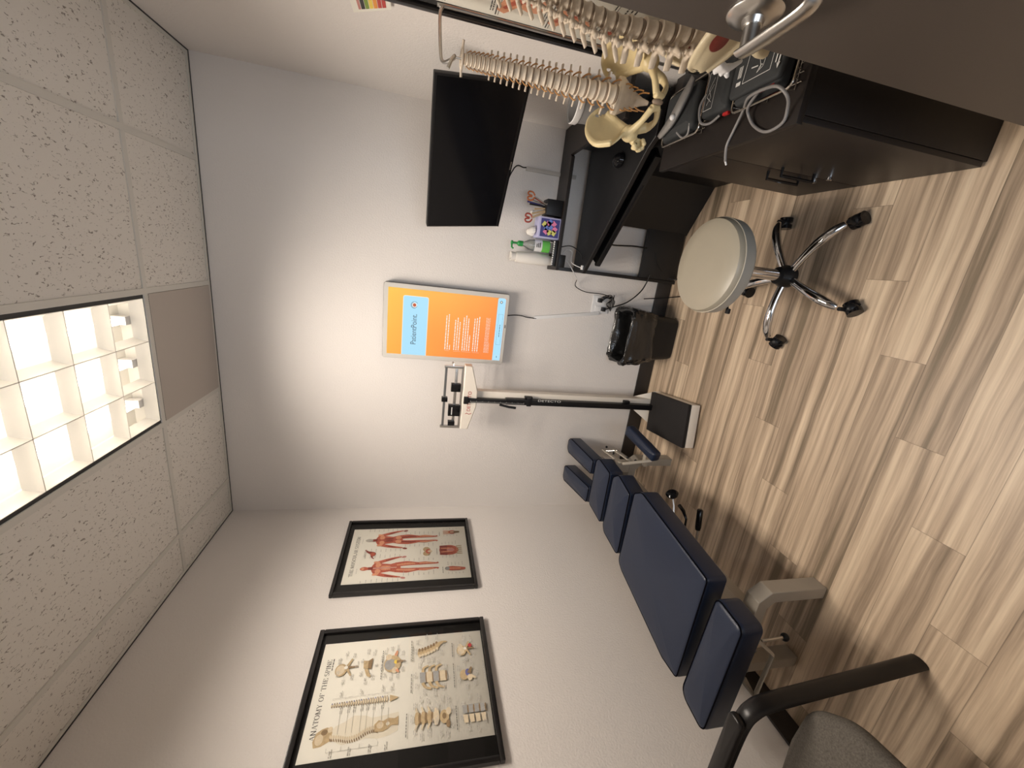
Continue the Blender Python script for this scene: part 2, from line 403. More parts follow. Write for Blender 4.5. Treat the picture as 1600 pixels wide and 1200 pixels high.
def base(name, x0, x1, y0, y1):
    struct(name, MB().box(x0, x1, y0, y1, .0, .105, 'black_base', bev=.003))
base('baseboard_back', 0, W, -.012, 0); base('baseboard_left', 0, .012, YF, -.012); base('baseboard_right', W-.012, W, YF, -.012)
# ceiling tiles in grid cells (hole where the troffer sits)
G0, T, GY = .237, .61, -.541
xs = [0, G0, G0+T, G0+2*T, G0+3*T, W]; ys = [0, GY, GY-1.22, YF]
c = MB()
for i in range(5):
    for j in range(3):
        if i == 2 and j < 2: continue
        c.box(xs[i], xs[i+1], ys[j+1], ys[j], H+.004, H+.02, 'tile')
struct('ceiling', c, smooth=False, origin=(0, 0, 0))
k = 2
def runner(x0, x1, y0, y1):
    global k
    struct('trim_%d' % k, MB().box(x0, x1, y0, y1, H-.001, H+.012, 'tbar'), smooth=False); k += 1
for x in xs[1:5]: runner(x-.012, x+.012, YF, 0)
for i in range(5): 
    for y in ys[1:3]: runner(xs[i]+(.012 if i else 0), xs[i+1]-(.012 if i < 4 else 0), y-.012, y+.012)
for q in ((0, .006, YF, 0), (W-.006, W, YF, 0), (.006, W-.006, -.006, 0)):
    struct('trim_%d' % k, MB().box(*q, H-.004, H+.003, 'dark_gap'), smooth=False); k += 1  # dark strips painting the shadow line where the ceiling meets the walls
struct('trim_%d' % k, MB().box(.006, .02, YF, -.006, H-.002, H+.003, 'tbar'), smooth=False); k += 1
struct('trim_%d' % k, MB().box(W-.02, W-.006, YF, -.006, H-.002, H+.003, 'tbar'), smooth=False); k += 1
struct('trim_%d' % k, MB().box(.02, W-.02, -.02, -.006, H-.002, H+.003, 'tbar'), smooth=False); k += 1

# perforated return-air panel
v = thing('ceiling_vent', 'brown-grey perforated metal air return panel set in the ceiling beside the back wall', 'air vent', ((xs[2]+xs[3])/2, -.27, H))
MB().box(xs[2]+.013, xs[3]-.013, GY+.013, -.021, H-.003, H+.003, 'perf').build('perforated_panel', v, smooth=False)
MB().box(xs[2]+.004, xs[3]-.004, GY+.004, -.006, H+.003, H+.16, 'dark_gap').build('housing', v, smooth=False)

# troffer
LX0, LX1, LY0, LY1 = xs[2]+.013, xs[3]-.013, ys[2]+.013, GY-.013
L = thing('ceiling_light', 'lit fluorescent troffer with a white parabolic louver in the tiled ceiling', 'ceiling light', ((LX0+LX1)/2, (LY0+LY1)/2, H))
f = MB()
z1 = H+.10
f.box(LX0, LX1, LY0, LY1, z1, z1+.01, 'louver')
f.box(LX0-.004, LX0, LY0, LY1, H+.0, z1, 'louver'); f.box(LX1, LX1+.004, LY0, LY1, H, z1, 'louver')
f.box(LX0, LX1, LY0-.004, LY0, H, z1, 'louver'); f.box(LX0, LX1, LY1, LY1+.004, H, z1, 'louver')
f.build('housing', L, smooth=False)
f = MB(); g = .016
f.box(LX0, LX0+g, LY0, LY1, H+.004, H+.02, 'dark_gap'); f.box(LX1-g, LX1, LY0, LY1, H+.004, H+.02, 'dark_gap')
f.box(LX0+g, LX1-g, LY1-.006, LY1, H+.004, H+.02, 'dark_gap'); f.box(LX0+g, LX1-g, LY0, LY0+.006, H+.004, H+.02, 'dark_gap')
f.build('shadow_gap', L, smooth=False)  # solid dark strips colour in the shade of the recess round the louver
ax0, ax1, ay0, ay1 = LX0+g, LX1-g, LY0+.008, LY1-.008
def blade(mb, p0, p1, wt=.040, h=.042, half=0):
    p0, p1 = Vector(p0), Vector(p1); d = (p1-p0).normalized(); n = Vector((-d.y, d.x, 0)); N = 7
    prof = []
    for i in range(N+1):
        t = i/N; w = .0016+(wt/2-.0016)*(t**2.2); prof.append((w, H+.001+h*t))
    pts = ([(0 if half == 1 else -w, z) for w, z in prof[::-1]] + [(0 if half == -1 else w, z) for w, z in prof])
    vs = [p0+n*a+Vector((0, 0, z)) for a, z in pts]+[p1+n*a+Vector((0, 0, z)) for a, z in pts]
    K = len(pts); mb.add(vs, [[i, i+1, i+1+K, i+K] for i in range(K-1)]+[[K-1, 0, K, 2*K-1]]+[list(range(K)), [K+i for i in range(K)][::-1]], 'louver')
f = MB()
for i in range(4):
    x = lerp(ax0, ax1, i/3); blade(f, (x, ay0, 0), (x, ay1, 0), half=(-1 if i == 0 else (1 if i == 3 else 0)))
f.build('louver_blades', L, ang=25)
f = MB()
for i in range(7):
    y = lerp(ay0, ay1, i/6); blade(f, (ax0, y, 0), (ax1, y, 0), wt=.044, half=(1 if i == 0 else (-1 if i == 6 else 0)))
f.build('louver_crosspieces', L, ang=25)
for i in range(3):
    x = lerp(ax0, ax1, (i+.5)/3)
    t = MB().cyl((x, ay0+.05, H+.062), (x, ay1-.05, H+.062), .014, 'lamp', seg=14).build('fluorescent_tube', L)
    for y in (ay0+.03, ay1-.03): MB().box(x-.018, x+.018, y-.018, y+.018, H+.045, H+.10, 'white_pl', bev=.003).build('lamp_holder', L)

# ------------------------------------------------------------------ serif title lettering
GL = {}
def arc(cx, cy, rx, ry, a0, a1, n=12): return [(cx+rx*math.cos(math.radians(lerp(a0, a1, i/n))), cy+ry*math.sin(math.radians(lerp(a0, a1, i/n)))) for i in range(n+1)]
S = .13
def sf(x, y, w=.13): return [(x-w, y), (x+w, y)]
GL['A'] = (.80, [[(.08, 0), (.40, 1)], [(.40, 1), (.70, 0)], [(.2, .33), (.60, .33)], sf(.08, .015, .1), sf(.70, .015)])
GL['N'] = (.86, [[(.14, 0), (.14, 1)], [(.14, 1), (.70, 0)], [(.70, 0), (.70, 1)], sf(.14, .015), sf(.70, .985), sf(.08, .985, .08)])
GL['T'] = (.74, [[(.37, 0), (.37, 1)], [(.05, .98), (.69, .98)], [(.05, .98), (.05, .8)], [(.69, .98), (.69, .8)], sf(.37, .015)])
GL['O'] = (.86, [arc(.42, .5, .35, .49, 0, 360, 28)])
GL['M'] = (1.0, [[(.14, 0), (.14, 1)], [(.14, 1), (.48, .08)], [(.48, .08), (.82, 1)], [(.82, 1), (.82, 0)], sf(.14, .015), sf(.82, .015), sf(.1, .985, .08), sf(.86, .985, .08)])
GL['Y'] = (.78, [[(.08, 1), (.38, .48)], [(.68, 1), (.38, .48)], [(.38, .48), (.38, 0)], sf(.38, .015), sf(.08, .985, .1), sf(.68, .985, .1)])
GL['F'] = (.66, [[(.16, 0), (.16, 1)], [(.06, .98), (.6, .98)], [(.6, .98), (.6, .78)], [(.16, .52), (.45, .52)], sf(.16, .015)])
GL['H'] = (.88, [[(.16, 0), (.16, 1)], [(.70, 0), (.70, 1)], [(.16, .52), (.7, .52)], sf(.16, .015), sf(.7, .015), sf(.16, .985), sf(.7, .985)])
GL['E'] = (.70, [[(.16, 0), (.16, 1)], [(.06, .98), (.6, .98)], [(.6, .98), (.6, .8)], [(.16, .52), (.46, .52)], [(.06, .015), (.62, .015)], [(.62, .015), (.62, .22)]])
GL['S'] = (.64, [arc(.31, .74, .22, .25, 40, 270, 14)+arc(.31, .26, .23, .245, 90, -145, 14)])
GL['P'] = (.70, [[(.16, 0), (.16, 1)], [(.06, .98), (.35, .98)]+arc(.35, .74, .25, .24, 90, -90, 12)+[(.16, .5)], sf(.16, .015)])
GL['R'] = (.78, [[(.16, 0), (.16, 1)], [(.06, .98), (.35, .98)]+arc(.35, .75, .23, .23, 90, -90, 12)+[(.16, .52)], [(.36, .52), (.70, 0)], sf(.16, .015), sf(.7, .015, .08)])
GL['I'] = (.34, [[(.17, 0), (.17, 1)], sf(.17, .015), sf(.17, .985)])
GL['U'] = (.84, [[(.15, 1), (.15, .3)]+arc(.40, .3, .25, .29, 180, 360, 14)+[(.65, 1)], sf(.15, .985), sf(.65, .985)])
GL['C'] = (.76, [arc(.40, .5, .33, .49, 45, 315, 22), [(.64, .98), (.64, .76)]])
GL['L'] = (.66, [[(.16, 0), (.16, 1)], [(.06, .015), (.6, .015)], [(.6, .015), (.6, .24)], sf(.16, .985)])
GL[' '] = (.34, [])
def serif(mb, txt, P, s0, s1, t, mat_, hgt):
    """lettering fitted between s0..s1 (chart metres)"""
    tw = sum(GL[ch][0]+.06 for ch in txt)-.06; sc = (s1-s0)/tw; x = s0
    for ch in txt:
        adv, st = GL[ch]
        for line in st:
            for (a, b) in zip(line[:-1], line[1:]):
                dx, dy = b[0]-a[0], b[1]-a[1]; l = math.hypot(dx, dy) or 1
                w = .035+.095*abs(dy)/l
                if ch in 'AMNY' and abs(dy)/l > .5 and dx*dy > 0: w = .05
                nx, ny = -dy/l*w/2, dx/l*w/2; ex, ey = dx/l*.012, dy/l*.012
                q = [(a[0]-ex+nx, a[1]-ey+ny), (a[0]-ex-nx, a[1]-ey-ny), (b[0]+ex-nx, b[1]+ey-ny), (b[0]+ex+nx, b[1]+ey+ny)]
                mb.quad([P(x+u*sc, t+v*hgt) for u, v in q], mat_)
        x += (adv+.06)*sc

# ------------------------------------------------------------------ framed charts
def framed(name, label, wall, y0, y1, z0, z1, fw, dep, mats=(('frame', 0),)):
    """frame on wall at x=wall, spanning y,z; returns root"""
    sgn = 1 if wall == 0 else -1
    r = thing(name, label, 'framed chart', (wall, (y0+y1)/2, z0), 0, 'framed anatomy charts on the walls')
    f = MB(); x0, x1 = (wall, wall+dep) if sgn > 0 else (wall-dep, wall)
    f.box(x0, x1, y0, y1, z0, z0+fw, 'frame', bev=.004); f.box(x0, x1, y0, y1, z1-fw, z1, 'frame', bev=.004)
    f.box(x0, x1, y0, y0+fw, z0+fw, z1-fw, 'frame', bev=.004); f.box(x0, x1, y1-fw, y1, z0+fw, z1-fw, 'frame', bev=.004)
    f.build('frame', r)
    a, b = (wall+.003, wall+.006) if sgn > 0 else (wall-.006, wall-.003)
    MB().box(a, b, y0+fw*.9, y1-fw*.9, z0+fw*.9, z1-fw*.9, 'matb').build('mat_board', r, smooth=False)
    a, b = (wall+.0105, wall+.0125) if sgn > 0 else (wall-.0125, wall-.0105)
    q = [(a, y0+fw*.95, z0+fw*.95), (a, y1-fw*.95, z0+fw*.95), (a, y1-fw*.95, z1-fw*.95), (a, y0+fw*.95, z1-fw*.95)]
    MB().quad(q if sgn > 0 else q[::-1], 'glass').build('glass_pane', r, smooth=False)
    return r
class Chart:
    """flat printed artwork; s,t in 0..1 of the paper"""
    def __init__(c, y0, y1, z0, z1, x, sg=1): c.a = (y0, y1, z0, z1, x, sg); c.mb = MB(); c.l = 0; c.rng = random.Random(3); c.lim = (y1-y0, z1-z0)
    def P(c, sm, tm):
        y0, y1, z0, z1, x, sg = c.a
        return Vector((x+sg*(.0004+c.l*.00003), (y0+sm) if sg > 0 else (y1-sm), z0+tm))
    def p(c, s, t): return c.P(s*c.lim[0], t*c.lim[1])
    def poly(c, pts, m): c.l += 1; q = [c.p(*a) for a in pts]; c.mb.quad(q, m)
    def ell(c, s, t, rs, rt, m, rot=0, n=18):
        c.l += 1; w, h = c.lim; q = []
        for i in range(n):
            a = 2*PI*i/n; x, y = rs*math.cos(a)*w, rt*math.sin(a)*h
            q.append(c.P(s*w+x*math.cos(rot)-y*math.sin(rot), t*h+x*math.sin(rot)+y*math.cos(rot)))
        c.mb.quad(q, m)
    def limb(c, pts, wds, m):
        """tapered stroke through pts, widths in fraction of paper width"""
        c.l += 1; w, h = c.lim; P = catmull([(a*w, b*h, 0) for a, b in pts], 5); n = len(P); Lf = []; Rt = []
        for i, p in enumerate(P):
            u = i/(n-1)*(len(wds)-1); j = min(int(u), len(wds)-2); wd = lerp(wds[j], wds[j+1], u-j)*w/2
            t = (P[min(i+1, n-1)]-P[max(i-1, 0)]).normalized(); nn = Vector((-t.y, t.x, 0))*wd
            Lf.append(c.P((p+nn).x, (p+nn).y)); Rt.append(c.P((p-nn).x, (p-nn).y))
        vs = Lf+Rt; c.mb.add(vs, [[i, i+n, i+1+n, i+1] for i in range(n-1)], m)
    def line(c, s0, t0, s1, t1, m='ink_grey', w=.0011):
        c.l += 0; W2, H2 = c.lim; a = Vector((s0*W2, t0*H2)); b = Vector((s1*W2, t1*H2)); d = (b-a).normalized(); n = Vector((-d.y, d.x))*w/2
        c.mb.quad([c.P(*(a+n)), c.P(*(a-n)), c.P(*(b-n)), c.P(*(b+n))], m)
    def words(c, s, t, ws, rows=2, m='ink_grey', h=.0035, gap=.009):
        """tiny unreadable caption rendered as word dashes"""
        for r in range(rows):
            x = s; e = s+ws*c.rng.uniform(.6, 1)
            while x < e:
                l = c.rng.uniform(.012, .035); c.l += 0; tt = t-r*gap
                c.poly2([(x, tt), (x+l, tt), (x+l, tt+h), (x, tt+h)], m); x += l+.006
    def poly2(c, pts, m): c.mb.quad([c.p(*a) for a in pts], m)

A = framed('framed_chart', 'large framed spine anatomy chart, the nearer of two on the left wall', 0, -1.598, -.980, 1.276, 2.043, .021, .022)
ch = Chart(-1.505, -1.048, 1.300, 2.005, .0075)
MB().box(.006, .0075, -1.505, -1.048, 1.300, 2.005, 'paper').build('chart_paper', A, smooth=False)
serif(ch.mb, 'ANATOMY OF THE SPINE', ch.P, .148*.457, .83*.457, .938*.705, 'ink', .018)
ch.words(.72, .925, .14, 1, 'ink', .005)
# left lateral figure: pale body, skull, spine, pelvis
ch.poly([(.20, .86), (.235, .845), (.26, .80), (.30, .76), (.29, .70), (.265, .66), (.27, .60), (.285, .52), (.14, .52), (.11, .57), (.10, .62), (.115, .68), (.10, .74), (.09, .80), (.13, .85)], 'skin_pale')
ch.poly([(.13, .86), (.10, .90), (.095, .935), (.14, .945), (.20, .935), (.225, .91), (.235, .885), (.222, .86), (.19, .855)], 'bone_ink')
ch.ell(.20, .895, .022, .016, 'bone_dk'); ch.ell(.215, .868, .022, .013, 'bone_lt'); ch.ell(.15, .915, .04, .02, 'bone_lt')
P1 = catmull([(.160, .862, 0), (.150, .82, 0), (.132, .775, 0), (.14, .73, 0), (.170, .69, 0), (.182, .65, 0), (.176, .63, 0)], 4)
for i, q in enumerate(P1):
    ch.ell(q.x, q.y, .014+.006*i/len(P1), .0042, 'bone_lt', .1); ch.ell(q.x-.024, q.y-.003, .014, .0030, 'bone_dk', .4)
ch.poly([(.15, .64), (.205, .645), (.235, .625), (.225, .60), (.245, .575), (.235, .54), (.25, .52), (.18, .52), (.185, .555), (.16, .575), (.145, .60)], 'bone_ink')
ch.ell(.195, .615, .025, .018, 'bone_lt'); ch.ell(.20, .575, .014, .010, 'skin_pale')
for t in (.83, .79, .76, .72, .69, .655, .61, .575): ch.line(.17, t, .33, t+.004)
ch.line(.05, .87, .05, .62); ch.line(.05, .87, .08, .87); ch.line(.05, .62, .08, .62); ch.line(.05, .80, .08, .80); ch.line(.05, .71, .08, .71)
for t in (.85, .76, .66, .58): ch.words(.01, t, .05, 2)
for t in (.835, .795, .765, .725, .695, .66, .615): ch.words(.325, t, .05, 2)
# posterior spine
for i in range(24):
    t = .885-i*.0128; w = .012+.010*i/24
    ch.ell(.40, t, w, .0048, 'bone_lt'); ch.ell(.40-w*1.1, t, .007, .0025, 'bone_dk'); ch.ell(.40+w*1.1, t, .007, .0025, 'print_blue' if i % 3 == 0 else 'bone_dk')
ch.poly([(.372, .575), (.430, .575), (.415, .545), (.402, .525), (.388, .545)], 'bone_ink')
ch.line(.455, .885, .455, .56); [ch.line(.44, t, .455, t) for t in (.885, .82, .66, .59, .56)]; [ch.words(.465, t, .05, 2) for t in (.85, .74, .62, .57)]
def vert_top(s, t, r, col='bone_ink', lt='bone_lt', flip=1):
    ch.ell(s-.02*flip, t+r*.55, r*1.1, r*.62, col); ch.ell(s-.02*flip, t+r*.6, r*.85, r*.45, lt)
    ch.limb([(s, t), (s-r*1.5, t-r*.55)], [r*.5, r*.25], col); ch.limb([(s, t), (s+r*1.5, t-r*.5)], [r*.5, r*.25], col); ch.limb([(s, t), (s, t-r*1.2)], [r*.5, r*.2], 'bone_dk')
    ch.ell(s, t+.003, r*.3, r*.2, 'paper')
def labels(s, t, rs, rt, n=7):
    for i in range(n):
        a = 2*PI*(i+.3)/n; x, y = s+rs*math.cos(a), t+rt*math.sin(a); ch.line(s+rs*.55*math.cos(a), t+rt*.55*math.sin(a), x, y, w=.0006)
        ch.words(x-.02, y, .045, 2)
vert_top(.73, .845, .055); labels(.73, .845, .14, .055)
ch.poly([(.70, .745), (.78, .75), (.775, .72), (.70, .72)], 'bone_ink'); ch.poly([(.70, .72), (.775, .72), (.80, .695), (.69, .70)], 'bone_dk'); ch.limb([(.70, .73), (.64, .715), (.62, .70)], [.03, .03, .015], 'bone_ink'); labels(.72, .72, .15, .045)
ch.ell(.72, .575, .085, .052, 'bone_ink'); ch.ell(.715, .59, .055, .032, 'print_grey'); ch.ell(.79, .60, .03, .018, 'bone_lt'); ch.ell(.655, .56, .03, .016, 'bone_lt'); ch.ell(.735, .555, .02, .012, 'yellow')
ch.limb([(.735, .55), (.74, .50)], [.03, .012], 'bone_dk'); ch.limb([(.66, .55), (.63, .535)], [.03, .015], 'muscle_lt'); ch.limb([(.80, .56), (.85, .55)], [.03, .015], 'muscle_lt'); labels(.73, .575, .15, .07, 11)
ch.words(.58, .635, .3, 1, 'ink', .004)
# lower rows
for i in range(7):
    u = i/6; ch.ell(lerp(.80, .86, u**1.5), lerp(.41, .30, u), .045*(1-.45*u), .013, 'bone_ink'); ch.ell(lerp(.83, .89, u**1.5), lerp(.412, .302, u), .02, .008, 'bone_dk'); ch.ell(lerp(.77, .83, u**1.5), lerp(.41, .30, u), .016, .009, 'bone_lt')
ch.limb([(.86, .30), (.895, .27), (.90, .235)], [.05, .03, .01], 'bone_ink'); ch.words(.72, .46, .2, 2, 'ink'); labels(.84, .35, .13, .09, 8)
for i in range(4):
    t = .405-i*.040; ch.poly([(.50, t), (.60, t+.004), (.60, t-.030), (.50, t-.034)], 'bone_lt' if i % 2 else 'print_grey'); ch.ell(.55, t-.036, .05, .005, 'bone_dk')
    if i < 3: ch.limb([(.50, t-.015), (.46, t-.03), (.44, t-.065)], [.03, .022, .015], 'bone_ink'); ch.limb([(.60, t-.015), (.64, t-.02), (.66, t-.05)], [.028, .02, .014], 'bone_ink')
ch.words(.42, .455, .25, 1, 'ink'); labels(.55, .34, .16, .10, 10)
for i in range(3):
    t = .42-i*.034; ch.ell(.20, t, .06, .013, 'bone_ink'); ch.ell(.20, t-.015, .045, .008, 'bone_dk'); ch.limb([(.15, t), (.11, t+.01)], [.02, .01], 'bone_lt'); ch.limb([(.25, t), (.29, t+.01)], [.02, .01], 'bone_lt')
ch.ell(.20, .315, .07, .017, 'bone_lt'); ch.ell(.19, .27, .055, .026, 'bone_ink'); ch.ell(.195, .27, .025, .012, 'bone_dk'); ch.ell(.23, .245, .03, .014, 'bone_lt'); ch.ell(.13, .25, .03, .012, 'bone_dk')
ch.words(.07, .475, .3, 1, 'ink'); labels(.20, .39, .15, .06, 9); labels(.19, .27, .15, .045, 8)
for i in range(4):
    t = .165-i*.034; ch.poly([(.19, t), (.26, t), (.26, t-.026), (.19, t-.026)], 'print_grey'); ch.poly([(.115, t-.004), (.18, t), (.18, t-.026), (.115, t-.028)], 'bone_lt'); ch.ell(.225, t-.030, .035, .005, 'bone_dk')
ch.words(.07, .20, .25, 1, 'ink'); labels(.19, .105, .14, .07, 8)
vert_top(.80, .115, .05); ch.ell(.825, .150, .03, .014, 'bone_lt'); ch.ell(.83, .085, .022, .013, 'print_red'); labels(.80, .11, .12, .055)
ch.ell(.53, .14, .05, .026, 'bone_ink'); ch.ell(.55, .115, .035, .016, 'print_blue'); ch.ell(.50, .105, .03, .016, 'bone_lt'); ch.limb([(.54, .11), (.60, .09)], [.04, .015], 'bone_dk'); ch.limb([(.52, .10), (.49, .07)], [.03, .015], 'bone_lt'); labels(.54, .12, .13, .06)
ch.words(.42, .20, .3, 1, 'ink'); ch.words(.72, .20, .2, 1, 'ink'); ch.words(.45, .012, .2, 1)
ch.mb.build('chart_print', A, smooth=False)

B = framed('framed_chart', 'framed muscular system chart nearest the back corner on the left wall', 0, -.780, -.168, 1.277, 2.052, .018, .022)
ch = Chart(-.700, -.243, 1.305, 2.008, .0075)
MB().box(.006, .0075, -.700, -.243, 1.305, 2.008, 'paper').build('chart_paper', B, smooth=False)
serif(ch.mb, 'THE MUSCULAR SYSTEM', ch.P, .115*.457, .84*.457, .932*.703, 'ink', .019)
ch.words(.16, .905, .10, 1); ch.words(.70, .905, .10, 1)
def figure(cx, back):
    mu, ml, md = 'muscle', 'muscle_lt', 'muscle_dk'
    ch.limb([(cx-.085, .765), (cx-.125, .69), (cx-.150, .62), (cx-.165, .565)], [.055, .048, .034, .018], mu)
    ch.limb([(cx+.085, .765), (cx+.130, .69), (cx+.165, .62), (cx+.185, .565)], [.055, .048, .034, .018], mu)
    for sg in (-1, 1): ch.ell(cx+sg*.180, .545, .017, .020, 'pinkc' if not back else md, sg*.2)
    ch.poly([(cx-.10, .775), (cx-.04, .795), (cx+.04, .795), (cx+.10, .775), (cx+.075, .70), (cx+.062, .65), (cx+.085, .60), (cx, .565), (cx-.085, .60), (cx-.062, .65), (cx-.075, .70)], mu)
    for sg in (-1, 1):
        ch.limb([(cx+sg*.045, .61), (cx+sg*.060, .52), (cx+sg*.048, .43), (cx+sg*.052, .37), (cx+sg*.042, .28), (cx+sg*.055, .262)], [.075, .078, .045, .052, .022, .03], mu)
        ch.limb([(cx+sg*.040, .60), (cx+sg*.055, .50), (cx+sg*.05, .45)], [.02, .032, .012], ml if not back else md)
        ch.limb([(cx+sg*.055, .42), (cx+sg*.058, .36), (cx+sg*.045, .30)], [.012, .024, .008], ml)
        ch.ell(cx+sg*.05, .745, .038, .022, ml, sg*-.3); ch.ell(cx+sg*.1, .76, .02, .026, ml, sg*-.2)
        ch.limb([(cx+sg*.125, .69), (cx+sg*.155, .62)], [.012, .02, .008], md)
        ch.ell(cx+sg*.022, .685, .014, .040, ml if not back else md)
        if back: ch.ell(cx+sg*.038, .605, .036, .026, ml)
    ch.limb([(cx, .79), (cx, .60)], [.006, .006], 'muscle_dk' if back else 'paper')
    ch.limb([(cx, .83), (cx, .785)], [.042, .055], md); ch.ell(cx, .852, .031, .032, 'doc_grey' if back else mu)
    if not back: ch.ell(cx, .862, .02, .012, ml)
    for i in range(15):
        t = .86-i*.04; sd = .2 if t > .55 else .12; ch.words(cx-sd-.03, t, .05, 1, h=.004); ch.words(cx+sd-.02, t, .05, 1, h=.004)
figure(.235, False); figure(.755, True)
ch.limb([(.40, .79), (.44, .81), (.49, .80), (.53, .845), (.57, .87)], [.01, .02, .07, .03, .015], 'muscle_dk'); ch.ell(.485, .805, .03, .02, 'muscle'); ch.words(.44, .87, .1, 2)
ch.ell(.46, .358, .045, .032, 'bone_ink', .6); ch.ell(.535, .358, .045, .032, 'bone_ink', -.6); ch.ell(.497, .345, .045, .022, 'muscle'); ch.ell(.497, .33, .02, .02, 'bone_lt'); ch.words(.45, .41, .1, 1)
ch.ell(.507, .165, .095, .085, 'muscle'); ch.poly([(.42, .245), (.595, .245), (.60, .18), (.41, .18)], 'muscle_dk')
for i in range(5): ch.limb([(.435+i*.036, .235), (.45+i*.029, .13)], [.012, .02, .01], 'muscle_lt' if i % 2 else 'muscle_dk')
ch.ell(.507, .15, .03, .035, 'pinkc')
for i in range(5): ch.limb([(.44+i*.034, .10), (.43+i*.039, .05)], [.015, .008], 'bone_ink')
ch.words(.43, .268, .14, 1, 'ink'); [ch.words(.36, .22-i*.03, .04, 1) or ch.words(.62, .22-i*.03, .04, 1) for i in range(5)]
ch.ell(.875, .125, .038, .036, 'muscle'); [ch.limb([(.85+i*.016, .15), (.83+i*.026, .21)], [.012, .007], 'muscle_lt') for i in range(4)]; ch.limb([(.875, .11), (.878, .055)], [.05, .03], 'bone_dk')
ch.ell(.875, .125, .015, .02, 'bone_lt'); ch.words(.80, .24, .14, 1, 'ink'); [ch.words(.79, .2-i*.03, .03, 1) or ch.words(.935, .2-i*.03, .03, 1) for i in range(5)]
ch.limb([(.165, .20), (.165, .15), (.158, .09), (.155, .04)], [.05, .075, .06, .03], 'muscle'); ch.ell(.165, .19, .03, .02, 'print_grey'); ch.limb([(.165, .17), (.16, .08)], [.015, .02], 'muscle_lt'); ch.words(.09, .225, .15, 1, 'ink'); [ch.words(.07, .18-i*.03, .04, 1) or ch.words(.22, .18-i*.03, .05, 1) for i in range(5)]
ch.mb.build('chart_print', B, smooth=False)

# right wall framed poster behind the spines
Cc = framed('framed_chart', 'framed reddish muscle poster on the right wall behind the hanging spine models', W, -1.50, -.875, .955, 1.88, .020, .022)
ch = Chart(-1.475, -.925, .99, 1.85, W-.0075, -1)
MB().box(W-.0075, W-.006, -1.475, -.925, .99, 1.85, 'paper').build('chart_paper', Cc, smooth=False)
for i in range(5):
    t = .95-i*.2
    ch.limb([(.06, t), (.20, t-.05), (.16, t-.12), (.30, t-.17)], [.05, .12, .07, .04], 'muscle_lt'); ch.limb([(.1, t-.01), (.2, t-.06), (.2, t-.12)], [.02, .04, .02], 'muscle')
    ch.limb([(.5, t), (.6, t-.08), (.55, t-.15)], [.05, .12, .04], 'muscle_lt'); ch.line(.02, t-.185, .95, t-.185, 'ink', .004); ch.line(.02, t-.195, .95, t-.195, 'ink', .002)
    ch.words(.28, t-.03, .18, 3, 'ink', .006, .016); ch.words(.05, t-.165, .25, 2, 'ink', .004)
ch.mb.build('chart_print', Cc, smooth=False)

r = thing('wall_chart', 'small paper chart with green, yellow, orange and red bands on the right wall', 'paper chart', (W, -.90, 1.81))
f = MB(); f.quad([(W-.012, -.735, 1.945), (W-.012, -.815, 1.812), (W-.004, -1.08, 1.812), (W-.004, -1.08, 1.955)], 'paper'); f.build('paper_sheet', r, smooth=False, solid=.0006)
f = MB(); cols = ['pinkc', 'ink', 'green', 'yellow', 'orange', 'red', 'red']
for i, cn in enumerate(cols):
    t0, t1 = .10+i*.115, .20+i*.115
    if i < 1: t0 += .03
    def q(u, t): a = Vector((W-.0128, -.745, 1.940)).lerp(Vector((W-.0128, -.818, 1.815)), t); b = Vector((W-.0048, -1.07, 1.95)).lerp(Vector((W-.0048, -1.07, 1.815)), t); return a.lerp(b, u)
    f.quad([q(.03, t0), q(.03, t1), q(.9, t1), q(.9, t0)], cn)
f.build('colour_bands', r, smooth=False)

# ------------------------------------------------------------------ wall monitor (back wall)
r = thing('monitor', 'portrait touch monitor with pale bezel showing an orange screen on the back wall', 'monitor', (1.34, 0, 1.13))
f = MB(); rp = round_poly([(1.113, 1.131), (1.567, 1.131), (1.567, 1.885), (1.113, 1.885)], .014)
f.prism([(p.x, p.y) for p, _, _ in rp], -.052, -.012, 'mon_side', X=Matrix(((1, 0, 0, 0), (0, 0, 1, 0), (0, 1, 0, 0), (0, 0, 0, 1))))
f.box(1.24, 1.44, -.014, 0, 1.35, 1.65, 'mon_side'); f.build('back_shell', r)
f = MB(); X2 = Matrix(((1, 0, 0, 0), (0, 0, 1, 0), (0, 1, 0, 0), (0, 0, 0, 1)))
rp = round_poly([(1.115, 1.133), (1.565, 1.133), (1.565, 1.883), (1.115, 1.883)], .012)
f.prism([(p.x, p.y) for p, _, _ in rp], -.060, -.052, 'mon_bez', X=X2)
f.build('bezel', r, bev=.0015)
def sr(mb, x0, x1, z0, z1, m, y): mb.quad([(x0, y, z0), (x1, y, z0), (x1, y, z1), (x0, y, z1)], m)
SX0, SX1, SZ0, SZ1 = 1.141, 1.539, 1.152, 1.859
sc = MB(); sc.box(SX0, SX1, -.0608, -.0592, SZ0, SZ1, 'screen'); so = sc.build('screen', r, smooth=False)
f = MB(); y = -.0612
rp = round_poly([(SX0-.02, 1.624), (1.500, 1.624), (1.500, 1.773), (SX0-.02, 1.773)], .012)
f.quad([(max(p.x, SX0), y, p.y) for p, _, _ in rp], 'scr_white')
rp = round_poly([(SX0-.02, 1.627), (1.497, 1.627), (1.497, 1.770), (SX0-.02, 1.770)], .011)
f.quad([(max(p.x, SX0), y-.0002, p.y) for p, _, _ in rp], 'cyan')
f.text('PatientPoint.', (1.206, y-.0005, 1.689), (1, 0, 0), (0, 0, 1), .046, 'scr_ink', sx=.80)
